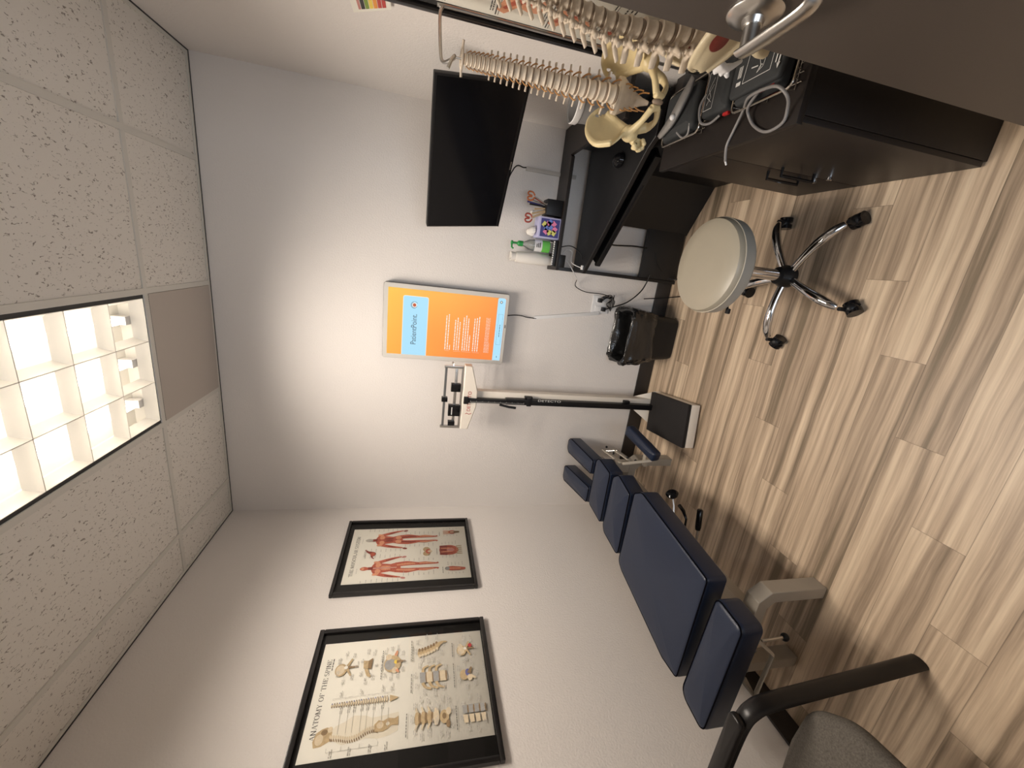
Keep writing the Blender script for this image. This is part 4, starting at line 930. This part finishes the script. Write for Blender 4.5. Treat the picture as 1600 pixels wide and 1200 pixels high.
loft(f, [ringp(1.258, 1.520, -.190, -.040, .035, 0.004), ringp(1.254, 1.528, -.195, -.034, .035, .02), ringp(1.222, 1.546, -.232, -.020, .035, .35)], 'black_pl', 'bottom'); f.build('bin', r)
f = MB(); rings = []
prof = [(.175, .007, .002), (.21, .013, .006), (.26, .017, .007), (.31, .020, .009), (.355, .024, .010), (.372, .020, .008), (.372, .006, .006), (.355, -.006, .010), (.30, -.014, .014), (.24, -.020, .018), (.16, -.03, .02), (.10, -.05, .02), (.06, -.075, .01)]
for z, o, j in prof:
    t = z/.35; x0, x1 = lerp(1.256, 1.222, t), lerp(1.524, 1.546, t); y0, y1 = lerp(-.192, -.232, t), lerp(-.037, -.022, t)
    sag = .0
    R_ = ringp(x0-o, x1+o, y0-o, min(y1+max(o, -.07), -.002), max(.035+o, .01), z, 9, j*1.8, 3.3)
    R_ = [(p[0], min(p[1], -.004), p[2]+mnoise.noise(Vector((p[0]*14, p[1]*14, z*9+5)))*(.035 if o > 0.0 and z < .3 else .012) + ((1.5-p[0])*.05 if z > .3 else 0)) for p in R_]; rings.append(R_)
loft(f, rings, 'bag'); bl = f.build('bag_liner', r, sub=2)
tx = bpy.data.textures.new('crumple', 'CLOUDS'); tx.noise_scale = .045; tx.noise_depth = 3
md = bl.modifiers.new('d', 'DISPLACE'); md.texture = tx; md.strength = .030; md.mid_level = .42; md.texture_coords = 'GLOBAL'

# ------------------------------------------------------------------ beam scale
r = thing('physician_scale', 'cream and black mechanical beam scale with height rod against the back wall', 'scale', (.92, -.38, 0))
ang = math.radians(-8.0); X = Matrix.Translation((.918, -.408, 0)) @ Matrix.Rotation(ang*-1 if False else math.radians(-7.5)*-1, 4, 'Z')
f = MB(); f.box(-.134, .134, -.205, .205, .012, .070, 'cream', X=X, bev=.006)
for sx_ in (-1, 1):
    for sy_ in (-1, 1): f.cyl((sx_*.11, sy_*.17, 0), (sx_*.11, sy_*.17, .014), .012, 'black_pl', X=X)
f.build('base', r)
f = MB(); f.box(-.134, .134, -.205, .190, .071, .094, 'black_rub', X=X, bev=.004); f.build('platform', r)
f = MB(); f.add([(.80, -.205, .03), (1.03, -.205, .03), (.965, -.115, .03), (.885, -.115, .03), (.80, -.205, .075), (1.03, -.205, .075), (.958, -.13, .20), (.892, -.13, .20)], [[0, 3, 2, 1], [4, 5, 6, 7], [0, 1, 5, 4], [1, 2, 6, 5], [2, 3, 7, 6], [3, 0, 4, 7]], 'cream'); f.build('rear_shroud', r)
f = MB(); f.box(.897, .972, -.205, -.150, .06, 1.335, 'cream', bev=.004); f.build('column', r)
f = MB(); f.box(.906, .942, -.248, -.212, .075, 1.12, 'black_pl', bev=.002)
f.box(.909, .936, -.250, -.222, 1.0, 1.365, 'black_pl', bev=.002); f.box(.900, .945, -.256, -.206, 1.355, 1.385, 'black_pl', bev=.004)
f.tube([(.905, -.252, 1.16), (.893, -.256, 1.10), (.888, -.256, 1.055)], .008, 'black_pl', seg=8); f.box(.90, .955, -.252, -.20, .955, .985, 'black_pl', bev=.003); f.box(.945, .957, -.235, -.205, .945, .995, 'black_pl', bev=.003); f.box(.942, .96, -.235, -.205, .26, .30, 'black_pl', bev=.003)
rod = f.build('height_rod', r)
f = MB()
for i in range(46): z = 1.005+i*.0075; f.quad([(.913, -.2515, z), (.913+(.010 if i % 5 == 0 else .006), -.2515, z), (.913+(.010 if i % 5 == 0 else .006), -.2515, z+.0016), (.913, -.2515, z+.0016)], 'print_white')
f.build('scale_ticks', rod, smooth=False); f = MB(); f.text('DETECTO', (.934, -.2492, .915), (0, 0, -1), (1, 0, 0), .020, 'print_white', sx=1.75)
f.build('rod_lettering', rod, smooth=False)
f = MB(); hexa = [(.727, 1.392), (.727, 1.345), (.880, 1.303), (.982, 1.303), (1.137, 1.347), (1.137, 1.392)]
f.prism(hexa, -.240, -.178, 'cream', X=X2); hs = f.build('beam_housing', r, bev=.005)
f = MB(); f.text('DETECTO', (.848, -.2412, 1.340), (1, 0, 0), (0, 0, 1), .030, 'red', sx=.98); f.build('lettering', hs, smooth=False); f = MB(); f.tube([(.836, -.2412, 1.330), (.829, -.2412, 1.345), (.836, -.2412, 1.360), (.830, -.2412, 1.368)], .0016, 'red', seg=6)
f.build('logo_mark', hs, smooth=False)
f = MB()
f.box(.727, .745, -.226, -.214, 1.396, 1.516, 'steel', bev=.002); f.box(1.114, 1.130, -.226, -.214, 1.396, 1.512, 'steel', bev=.002); f.box(.745, 1.114, -.224, -.216, 1.395, 1.407, 'steel'); f.tube([(1.13, -.22, 1.46), (1.146, -.22, 1.455), (1.146, -.22, 1.47), (1.155, -.22, 1.462)], .003, 'steel', seg=6); f.build('beam_frame', r)
f = MB(); f.box(.742, 1.118, -.227, -.217, 1.494, 1.508, 'mon_side', bev=.001); f.box(.735, 1.118, -.224, -.216, 1.430, 1.447, 'steel', bev=.001)
for i in range(38): f.box(.757+i*.0094, .7585+i*.0094, -.2248, -.2238, 1.434, 1.440+(.004 if i % 5 == 0 else 0), 'ink')
f.build('beam', r)
def wt(x0, x1, z0, z1): MB().box(x0, x1, -.240, -.204, z0, z1, 'black_gl', bev=.003).build('sliding_weight', r)
wt(.812, .882, 1.400, 1.474); wt(.970, 1.020, 1.408, 1.466); wt(.903, .930, 1.482, 1.518); wt(.748, .775, 1.428, 1.470)
f = MB(); f.text('balance', (.822, -.2405, 1.452), (1, 0, 0), (0, 0, 1), .0001, 'print_white'); f = MB(); f.box(.822, .870, -.2412, -.2404, 1.449, 1.455, 'print_white'); f.build('weight_marking', r, smooth=False)

# ------------------------------------------------------------------ chiropractic table
r = thing('treatment_table', 'long navy vinyl chiropractic table on beige legs beside the left wall', 'treatment table', (.43, -.9, 0))
def cushion(name, poly, z0, z1, rc=.02, re=.016, Xc=None, crown=.007):
    o = MB().pad(poly, z0, z1, rc, re, 'navy', X=Xc, crown=crown, reb=.01).build(name, r, ang=50)
    rp = round_poly(poly, rc, 5); P = [((p-nv*(re*.22)).x, (p-nv*(re*.22)).y, z1-re*.28) for p, nv, _ in rp]; P.append(P[0])
    MB().tube([(Xc @ Vector(q) if Xc is not None else q) for q in P], .0027, 'navy_seam', seg=6).build('seam', o)
    return o
cushion('body_cushion', [(.178, -1.505), (.690, -1.505), (.742, -.985), (.700, -.925), (.275, -.925), (.250, -.975), (.165, -1.40)], .452, .550, [.02, .02, .05, .03, .05, .04, .08])
cushion('foot_cushion', [(.145, -1.690), (.662, -1.700), (.672, -1.560), (.160, -1.540)], .455, .552, [.03, .03, .03, .05], .02)
cushion('abdomen_cushion', [(.283, -.905), (.668, -.890), (.700, -.745), (.655, -.690), (.330, -.690), (.300, -.72)], .452, .548, [.03, .02, .04, .04, .05, .04])
cushion('chest_cushion', [(.322, -.668), (.660, -.662), (.672, -.500), (.640, -.468), (.355, -.470), (.335, -.50)], .458, .552, [.02, .02, .04, .03, .04, .04])
Xh = Matrix.Translation((0, -.45, .555)) @ Matrix.Rotation(math.radians(1.5), 4, 'X') @ Matrix.Translation((0, .45, -.555))
cushion('face_cushion', [(.520, -.440), (.622, -.440), (.598, -.055), (.570, -.022), (.500, -.022), (.480, -.06)], .470, .555, [.02, .02, .03, .03, .03, .02], .02, Xh)
cushion('face_cushion', [(.318, -.450), (.435, -.450), (.375, -.05), (.355, -.030), (.268, -.030), (.250, -.06)], .470, .555, [.02, .02, .03, .03, .03, .02], .02, Xh)
f = MB()
f.box(.30, .58, -1.60, -.30, .415, .452, 'beige_metal', bev=.004); f.box(.36, .52, -1.45, -.45, .30, .415, 'beige_metal', bev=.01); f.build('frame', r)
def arch(y, d=.032, h=.32, x0=.225, x1=.645, th=.050):
    f = MB(); out = [(x0, 0), (x0, h-.05), (x0+.045, h), (x1-.045, h), (x1, h-.05), (x1, 0), (x1-th, 0), (x1-th, h-th-.03), (x1-th-.03, h-th), (x0+th+.03, h-th), (x0+th, h-th-.03), (x0+th, 0)]
    n = len(out); vs = [(a, y-d, b) for a, b in out]+[(a, y+d, b) for a, b in out]
    fs = [[i, (i+1) % n, (i+1) % n+n, i+n] for i in range(n)]
    # front/back faces as quads
    for a, b, c_, d_ in ((0, 1, 10, 11), (1, 2, 9, 10), (2, 3, 8, 9), (3, 4, 7, 8), (4, 5, 6, 7)): fs.append([a, b, c_, d_][::-1]); fs.append([a+n, b+n, c_+n, d_+n])
    f.add(vs, fs, 'beige_metal'); f.build('leg', r, ang=20, bev=.003)
arch(-1.515); arch(-.425, h=.30)
MB().box(.37, .51, -1.50, -.44, .24, .30, 'beige_metal', bev=.005).build('lower_rail', r)
# foot bracket, head bracket, levers, armrest
f = MB()
f.tube([(.330, -1.600, .44), (.350, -1.654, .400), (.313, -1.690, .372), (.526, -1.693, .372), (.545, -1.655, .402), (.55, -1.60, .44)], .012, 'beige_metal', seg=4, flat=(1.3, .5))
f.box(.34, .54, -1.64, -1.60, .40, .412, 'beige_metal', bev=.003)
for p_ in ((.40, -1.65, .405), (.50, -1.652, .405)): f.ell(p_, .009, 'steel', seg=10)
f.build('foot_bracket', r)
f = MB(); f.tube([(.545, -1.655, .39), (.553, -1.660, .36), (.541, -1.648, .285)], .006, 'steel', seg=8); f.ell((.541, -1.648, .278), .015, 'black_pl'); f.build('release_lever', r)
f = MB(); Xb = Matrix.Translation((.66, -.50, .40)) @ Matrix.Rotation(math.radians(8), 4, 'Z')
f.box(-.005, .003, -.05, .20, .0, .035, 'beige_metal', X=Xb, bev=.002); f.box(.012, .020, -.04, .16, -.05, -.02, 'beige_metal', X=Xb, bev=.002); f.tube([(.0, .17, .02), (.02, .12, -.035)], .006, 'steel', X=Xb); f.tube([(.665, -.56, .42), (.70, -.60, .34), (.72, -.62, .27)], .010, 'beige_metal', seg=8); f.box(.60, .665, -.545, -.50, .36, .455, 'beige_metal')
for p_ in ((.67, -.34, .425), (.675, -.44, .425), (.69, -.52, .37), (.70, -.58, .35)): f.ell(p_, .008, 'black_pl', seg=10)
f.build('head_bracket', r)
o = MB().pad([(-.032, -.145), (.032, -.145), (.036, .145), (-.036, .145)], -.03, .03, .018, .016, 'navy', X=Matrix.Translation((.785, -.51, .285)) @ Matrix.Rotation(math.radians(-12), 4, 'Z') @ Matrix.Rotation(math.radians(10), 4, 'X'), crown=.004).build('armrest_cushion', r, ang=50)
f = MB(); f.box(.63, .79, -.53, -.50, .225, .25, 'beige_metal'); f.tube([(.79, -.52, .26), (.70, -.52, .24), (.655, -.50, .24)], .010, 'steel'); f.build('armrest_arm', r)
f = MB(); f.tube([(.50, -.95, .28), (.60, -.90, .27), (.640, -.870, .27)], .005, 'steel', seg=8); f.lathe([(.012, -.012), (.030, -.008), (.034, .004), (.026, .012), (.008, .014)], 'black_gl', X=Matrix.Translation((.648, -.865, .27)) @ Matrix.Rotation(1.1, 4, 'Y'), seg=20); f.build('adjusting_knob', r)
f = MB(); f.tube([(.50, -1.0, .25), (.57, -.98, .24), (.60, -.95, .245), (.612, -.915, .25)], [.005, .006, .010, .010], 'black_gl', seg=12); f.build('hand_lever', r)
f = MB(); f.tube([(.45, -1.06, .21), (.56, -1.035, .205)], .006, 'steel', seg=8); f.tube([(.545, -1.038, .206), (.56, -1.035, .205), (.645, -1.012, .20), (.652, -1.010, .20)], [.012, .015, .015, .010], 'black_gl', seg=16); f.build('hand_lever', r)

# ------------------------------------------------------------------ guest chair (bottom corner of view)
r = thing('guest_chair', 'grey fabric armchair with black frame at the near end of the treatment table', 'chair', (.40, -2.15, 0))
f = MB()
def cseat(z, s):
    return [(.14, -1.905), (.42, -1.885), (.57, -1.895), (.655, -1.99), (.675, -2.14), (.66, -2.28), (.58, -2.37), (.42, -2.395), (.14, -2.375)]
f.pad(cseat(0, 0), .410, .468, [.04, .14, .1, .12, .12, .12, .1, .14, .04], .026, 'chairfab', crown=.022); f.build('seat', r, ang=60)
f = MB(); f.pad([(-.23, 0), (.23, 0), (.22, .42), (-.22, .42)], -.03, .03, .06, .025, 'chairfab', X=Matrix.Translation((.125, -2.15, .50)) @ Matrix.Rotation(math.radians(90), 4, 'Z') @ Matrix.Rotation(math.radians(80), 4, 'X'), crown=.01); f.build('backrest', r, ang=60)
for y, nm in ((-1.865, 1), (-2.435, 2)):
    f = MB(); f.tube([(.655, y, .0), (.622, y, .22), (.592, y, .45), (.572, y, .585), (.552, y, .625), (.515, y, .645), (.42, y, .652), (.20, y, .650), (.12, y, .64), (.075, y, .60), (.07, y, .45), (.05, y, .0)], .019, 'chair_black', seg=14, flat=(1.45, .75), smooth=4); f.build('side_frame', r)
    f = MB(); f.pad([(.15, y-.026), (.53, y-.026), (.53, y+.026), (.15, y+.026)], .658, .682, .02, .008, 'chair_black', crown=.003); f.build('arm_pad', r)
MB().box(.40, .44, -2.42, -1.88, .385, .408, 'chair_black', bev=.003).build('crossbar', r); MB().box(.08, .12, -2.42, -1.88, .385, .408, 'chair_black', bev=.003).build('crossbar', r)

# ------------------------------------------------------------------ spine models
def remeshed(mb, voxel, smooth=2, name='tmp'):
    me = bpy.data.meshes.new(name); me.from_pydata(mb.v, [], mb.f); me.update()
    o = bpy.data.objects.new(name, me); COL.objects.link(o)
    md = o.modifiers.new('r', 'REMESH'); md.mode = 'VOXEL'; md.voxel_size = voxel
    if smooth: ms = o.modifiers.new('s', 'SMOOTH'); ms.iterations = smooth; ms.factor = .5
    dg = bpy.context.evaluated_depsgraph_get(); dg.update(); m2 = bpy.data.meshes.new_from_object(o.evaluated_get(dg)); bpy.data.objects.remove(o); bpy.data.meshes.remove(me)
    m2.shade_smooth(); return m2
def vertebra_mesh(kind):
    f = MB(); m = 'bone'
    h = {'c': .50, 't': .72, 'l': .80}[kind]
    f.lathe([(.05, -h), (.95, -h), (1.02, -h*.86), (.90, -h*.45), (.86, 0), (.90, h*.45), (1.02, h*.86), (.95, h), (.05, h)], m, seg=28, sy=.80)
    for s in (-1, 1):
        f.tube([(s*.50, -.5, .1), (s*.62, -1.15, .15)], .26, m)
        f.tube([(s*.62, -1.15, .15), (s*.05, -1.55, -.05)], .24, m)
        f.tube([(s*.62, -1.10, .1), (s*.66, -1.20, h*1.15)], [.26, .2], m); f.tube([(s*.55, -1.15, .1), (s*.58, -1.35, -h*1.2)], [.26, .2], m)
        if kind == 't': f.tube([(s*.6, -1.1, .15), (s*1.4, -1.30, .25), (s*2.05, -1.40, .30)], [.30, .24, .30], m)
        if kind == 'l': f.tube([(s*.6, -1.0, .1), (s*1.4, -1.15, .12), (s*2.05, -1.25, .2)], [.30, .22, .18], m)
        if kind == 'c': f.tube([(s*.6, -.5, 0), (s*1.25, -.35, -.05), (s*1.55, -.3, 0)], [.26, .24, .2], m)
    if kind == 't': f.tube([(0, -1.45, .05), (0, -2.1, -.55), (0, -2.75, -1.15)], [.30, .30, .24], m, flat=(.7, 1.1))
    if kind == 'l': f.tube([(0, -1.4, 0), (0, -2.0, -.18), (0, -2.6, -.3)], [.36, .40, .34], m, flat=(.5, 1.25))
    if kind == 'c': f.tube([(0, -1.4, 0), (0, -1.9, -.2), (0, -2.2, -.35)], [.22, .16, .2], m)
    me = remeshed(f, .085, 2, 'vertebra_'+kind); me.materials.append(M['bone']); return me
VM = {k_: vertebra_mesh(k_) for k_ in 'ctl'}
f = MB(); n = 20
ringpts = [(1.25*math.cos(2*PI*i/n), -.9+1.05*math.sin(2*PI*i/n), 0) for i in range(n+1)]; f.tube(ringpts, .33, 'bone', cap=False)
for s in (-1, 1): f.tube([(s*1.2, -.7, 0), (s*1.9, -.7, -.02), (s*2.5, -.75, -.1)], [.36, .26, .3], 'bone'); f.ell((s*.95, -.45, .12), (.45, .6, .28), 'bone')
VM['a'] = remeshed(f, .09, 2, 'atlas'); VM['a'].materials.append(M['bone'])
f = MB(); f.lathe([(.02, -1), (.93, -1), (1.0, -.4), (1.0, .4), (.93, 1), (.02, 1)], 'disc', seg=24, sy=.80); DM = bpy.data.meshes.new('disc'); DM.from_pydata(f.v, [], f.f); DM.materials.append(M['disc']); DM.shade_smooth()
def pelvis_mesh():
    f = MB(); m = 'pelvis'
    for s in (-1, 1):
        # iliac wing: sheet from lower border to crest
        low = [(.045, -.075, .005), (.060, -.050, -.008), (.078, -.015, -.025), (.092, .020, -.030), (.100, .045, -.012)]
        top = [(.042, -.088, .036), (.075, -.078, .070), (.118, -.030, .083), (.140, .028, .066), (.128, .070, .028)]
        nu, nv = 24, 12; TOP = catmull(top, 6); LOW = catmull(low, 6); vs = []
        for side in (0, 1):
            for i in range(25):
                a, b = LOW[i], TOP[i]
                for j in range(nv+1):
                    t = j/nv; p = a.lerp(b, t); bulge = math.sin(PI*t)*.016; p = Vector((p.x+bulge*(.8), p.y-bulge*.5, p.z))
                    th = .0035+.004*abs(t-.5)*2+(.003 if t > .9 else 0); p += Vector((1, .2, 0))*th*(1 if side else -1); vs.append((s*p.x, p.y, p.z))
        fs = []; K = 25*(nv+1)
        for i in range(24):
            for j in range(nv):
                a = i*(nv+1)+j; q = [a, a+1, a+nv+2, a+nv+1]; fs.append(q); fs.append([x+K for x in q[::-1]])
        for i in range(24):
            for j in (0, nv): a = i*(nv+1)+j; b = a+nv+1; fs.append([a, b, b+K, a+K] if j == 0 else [b, a, a+K, b+K])
        for i in (0, 24):
            for j in range(nv): a = i*(nv+1)+j; fs.append([a, a+1, a+1+K, a+K] if i == 24 else [a+1, a, a+K, a+1+K])
        f.add(vs, fs, m)
        Tt = [(s*p.x, p.y, p.z) for p in TOP]; f.tube(Tt, .0062, m, seg=8)
        f.tube([(s*.05, -.078, .01), (s*.068, -.045, -.015), (s*.09, .01, -.04)], [.014, .012, .018], m)
        f.ell((s*.094, .022, -.045), (.026, .028, .028), m)
        f.tube([(s*.085, .040, -.042), (s*.055, .072, -.052), (s*.018, .088, -.066)], [.014, .0095, .011], m, smooth=4)
        f.tube([(s*.018, .086, -.064), (s*.014, .080, -.092)], [.012, .010], m)
        f.tube([(s*.092, .005, -.055), (s*.080, -.018, -.085), (s*.066, -.018, -.118)], [.018, .014, .016], m, smooth=4)
        f.tube([(s*.066, -.014, -.120), (s*.045, .030, -.118), (s*.016, .074, -.092)], [.013, .0085, .010], m, smooth=4)
    me = remeshed(f, .0028, 3, 'pelvis'); return me
def sacrum_mesh():
    f = MB(); m = 'bone'; rings = []
    prof = [(.052, .024, .020, -.040), (.054, .022, .0, -.046), (.044, .018, -.022, -.058), (.032, .014, -.045, -.070), (.022, .011, -.068, -.074), (.013, .008, -.088, -.066), (.007, .005, -.108, -.050)]
    for w, d, z, y in prof: rings.append([(w*math.cos(a*PI/12), y+d*math.sin(a*PI/12), z) for a in range(24)])
    N = 24; vs = [p for r_ in rings for p in r_]; fs = [[i*N+k_, (i+1)*N+k_, (i+1)*N+(k_+1) % N, i*N+(k_+1) % N] for i in range(len(prof)-1) for k_ in range(N)]
    fs += [list(range(N)), [(len(prof)-1)*N+k_ for k_ in range(N)][::-1]]; f.add(vs, fs, m)
    f.lathe([(.002, .012), (.028, .014), (.028, .026), (.002, .028)], m, c=(0, -.030), sy=.75, seg=20)
    for i in range(5): f.tube([(0, -.07-.003*i, .0-.02*i), (0, -.09, -.01-.02*i)], [.008, .005], m)
    return remeshed(f, .0026, 2, 'sacrum')
PM, SM = pelvis_mesh(), sacrum_mesh()
def spine(name, label, loc, rz, pel_mat, scale=1., nerves=True, knob=False, zt=1.59, zb=1.10):
    root = thing(name, label, 'spine model', loc, rz, 'hanging spine models')
    def part(nm, me, p, s, mat_=None, rx=0, parent=None):
        if mat_: me = me.copy(); me.materials.clear(); me.materials.append(mat_)
        o = bpy.data.objects.new(nm, me); COL.objects.link(o); o.parent = parent or root; o.location = p; o.scale = s; o.rotation_euler = (rx, 0, 0); return o
    hgt = zt-zb; z = hgt; sizes = []
    kinds = ['a']+['c']*6+['t']*12+['l']*5
    raw = []
    for i, kd in enumerate(kinds):
        r_ = {'a': .0105, 'c': .0108+.0004*i, 't': .0132+.00042*(i-7), 'l': .0192+.0005*(i-19)}[kd]
        hh = {'a': .50, 'c': .50, 't': .72, 'l': .80}[kd]*r_*2; gap = r_*(.30 if kd != 'l' else .42); raw.append((kd, r_, hh, gap))
    tot = sum(a[2]+a[3] for a in raw); kz = hgt/tot
    for i, (kd, r_, hh, gap) in enumerate(raw):
        hz_ = hh*kz; zc = z-hz_/2; u = 1-zc/hgt
        yc = .012*math.sin(u*2*PI*1.15)+.006; rxx = -.012*2*PI*1.15*math.cos(u*2*PI*1.15)/hgt*.6
        part('vertebra', VM[kd], (0, yc, zc), (r_*scale*(1.25 if kd == 'a' else 1.0), r_*scale, hz_/hh*r_ if kd != 'a' else r_*1.3), rx=rxx)
        if kd != 'a' or True:
            g = gap*kz; part('disc', DM, (0, yc, z-hz_-g/2), (r_*.93*scale, r_*.93*scale, g*.60), rx=rxx)
        if nerves and i > 0:
            for s in (-1, 1):
                f = MB(); x = r_*(1.5); f.tube([(s*r_*.5, yc-r_*.7, zc), (s*x*.9, yc-r_*.5, zc-.2*r_), (s*x*1.25, yc-r_*.1, zc-.9*r_), (s*x*1.2, yc+r_*.0, zc-1.3*r_)], r_*.13, 'nerve', seg=6, smooth=3)
                f.build('nerve', root, local=True)
        z -= hz_+gap*kz
    sp = .0
    part('sacrum', SM, (0, .040, -.022), (1, 1, 1), M['bone'] if not pel_mat == 'pelvis_marked' else None)
    if pel_mat == 'pelvis_marked': root.children[-1].data.materials.append(M['bone']) if not SM.materials else None
    pv = part('pelvis', PM, (0, .036, -.020), (1, 1, 1), M[pel_mat])
    for s in (-1, 1):
        for j in range(4): f = MB(); f.tube([(s*(.030-.004*j), -.004-.005*j, -.025-.022*j), (s*(.036-.004*j), .010-.004*j, -.034-.022*j), (s*(.034-.003*j), .008, -.050-.022*j)], .0024, 'nerve', seg=6, smooth=3); (f.build('sacral_nerve', root, local=True) if nerves else None)
    MB().ell((0, .036+.086, -.02-.078), (.010, .009, .018), 'disc').build('pubic_disc', root, local=True)
    if knob:
        f = MB(); f.tube([(.094, .045, -.066), (.112, .062, -.090)], [.016, .014], 'pelvis'); rg = random.Random(4)
        for i in range(16): a, b, c_ = rg.uniform(-1, 1), rg.uniform(-1, 1), rg.uniform(-1, 1); l = math.sqrt(a*a+b*b+c_*c_); f.ell((.118+a/l*.016, .068+b/l*.016, -.102+c_/l*.020), .0085, 'pelvis', seg=8)
        me = remeshed(f, .003, 1, 'femur_head'); me.materials.append(M['pelvis']); part('femur_head', me, (0, 0, 0), (1, 1, 1))
    return root
s1 = spine('spine_model', 'pale hanging spine model with yellowish pelvis facing the room, in front of the television', (2.312, -1.105, 1.085), math.radians(162), 'pelvis', 1.35, True, True, 1.585, 1.085)
s2 = spine('spine_model', 'large olive-cream spine model with red-marked pelvis, half hidden behind the open door', (2.35, -1.40, .984), math.radians(180+62), 'pelvis_marked', 1.45, False, False, 1.655, .984)
f = MB(); f.lathe([(.002, 0), (.012, 0), (.012, .006), (.002, .006)], 'red_pl', c=(2.312, -1.100), X=Matrix.Translation((0, 0, 1.588)), seg=16); f.v
# stand
r = thing('hanging_stand', 'bent grey steel rod stand with a hook carrying the pale spine model', 'stand', (2.485, -.985, .72), 0, 'rod stands for the spine models')
f = MB(); f.tube([(2.485, -.985, .73), (2.485, -.985, 1.2), (2.485, -.985, 1.625), (2.478, -.988, 1.645), (2.455, -.995, 1.652), (2.385, -1.02, 1.648), (2.325, -1.045, 1.642), (2.312, -1.055, 1.632), (2.310, -1.078, 1.618), (2.311, -1.095, 1.606), (2.314, -1.105, 1.604), (2.300, -1.118, 1.612), (2.272, -1.125, 1.622)], .0052, 'steel', seg=10, smooth=3); f.build('rod', r)
f = MB(); f.box(2.455, W-.008, -1.075, -.90, .7205, .732, 'black_pl', bev=.003); f.build('foot_plate', r)
f = MB(); f.cyl((2.312, -1.103, 1.580), (2.312, -1.103, 1.602), .003, 'steel'); f.build('hanger_pin', r)
r = thing('hanging_stand', 'steel rod stand behind the door carrying the large spine model', 'stand', (2.49, -1.40, .72), 0, 'rod stands for the spine models')
f = MB(); f.tube([(2.49, -1.40, .73), (2.49, -1.40, 1.68), (2.48, -1.40, 1.70), (2.36, -1.40, 1.70), (2.35, -1.40, 1.66)], .005, 'steel', seg=8, smooth=3); f.build('rod', r)
MB().box(2.46, 2.515, -1.485, -1.33, .7205, .724, 'black_pl').build('foot_plate', r)

# ------------------------------------------------------------------ light
w = bpy.data.worlds.new('World'); scene.world = w; w.use_nodes = True
bg = w.node_tree.nodes['Background']; bg.inputs[0].default_value = (.80, .88, 1., 1); bg.inputs[1].default_value = .16
for i in range(3):
    for j in range(6):
        sp_l = bpy.data.lights.new('troffer_cell', 'SPOT'); sp_l.energy = 9.5; sp_l.color = (1., .89, .78); sp_l.spot_size = math.radians(152); sp_l.spot_blend = 1.; sp_l.shadow_soft_size = .02
        so_ = bpy.data.objects.new('troffer_cell', sp_l); COL.objects.link(so_); so_.parent = L
        so_.location = Vector((lerp(ax0, ax1, (i+.5)/3), lerp(ay0, ay1, (j+.5)/6), H+.004))-Vector(L.location)
# daylight in the corridor behind the doorway
la = bpy.data.lights.new('corridor_daylight', 'AREA'); la.shape = 'RECTANGLE'; la.size = .9; la.size_y = 1.6; la.energy = 24; la.color = (.80, .89, 1.)
lo = bpy.data.objects.new('corridor_daylight', la); COL.objects.link(lo); lo.location = (1.75, -3.7, 1.2); lo.rotation_euler = (math.radians(90), 0, 0)

# ------------------------------------------------------------------ camera (photo is turned a quarter turn)
cyaw, cpit, crol, fpx = -.298, -.2307, .0532, 619.33
cy_, sy_, cp_, sp_ = math.cos(cyaw), math.sin(cyaw), math.cos(cpit), math.sin(cpit)
fw_ = Vector((-math.sin(-cyaw)*cp_, cy_*cp_, sp_)) if False else Vector((math.sin(cyaw)*cp_, math.cos(cyaw)*cp_, sp_))
r_ = Vector((math.cos(cyaw), -math.sin(cyaw), 0)); u_ = r_.cross(fw_)
r2 = r_*math.cos(crol)+u_*math.sin(crol); u2 = -r_*math.sin(crol)+u_*math.cos(crol)
cx_, cyv, cz_ = -u2, r2, -fw_
cam = bpy.data.cameras.new('Camera'); co = bpy.data.objects.new('Camera', cam); COL.objects.link(co)
co.matrix_world = Matrix(((cx_.x, cyv.x, cz_.x, 1.7443), (cx_.y, cyv.y, cz_.y, -2.5317), (cx_.z, cyv.z, cz_.z, 1.657), (0, 0, 0, 1)))
cam.sensor_fit = 'HORIZONTAL'; cam.sensor_width = 36; cam.lens = fpx/1600*36; cam.clip_start = .01
scene.camera = co
vs = scene.view_settings; vs.view_transform = 'Standard'; vs.look = 'None'; vs.gamma = 1; vs.exposure = 0; vs.use_curve_mapping = False
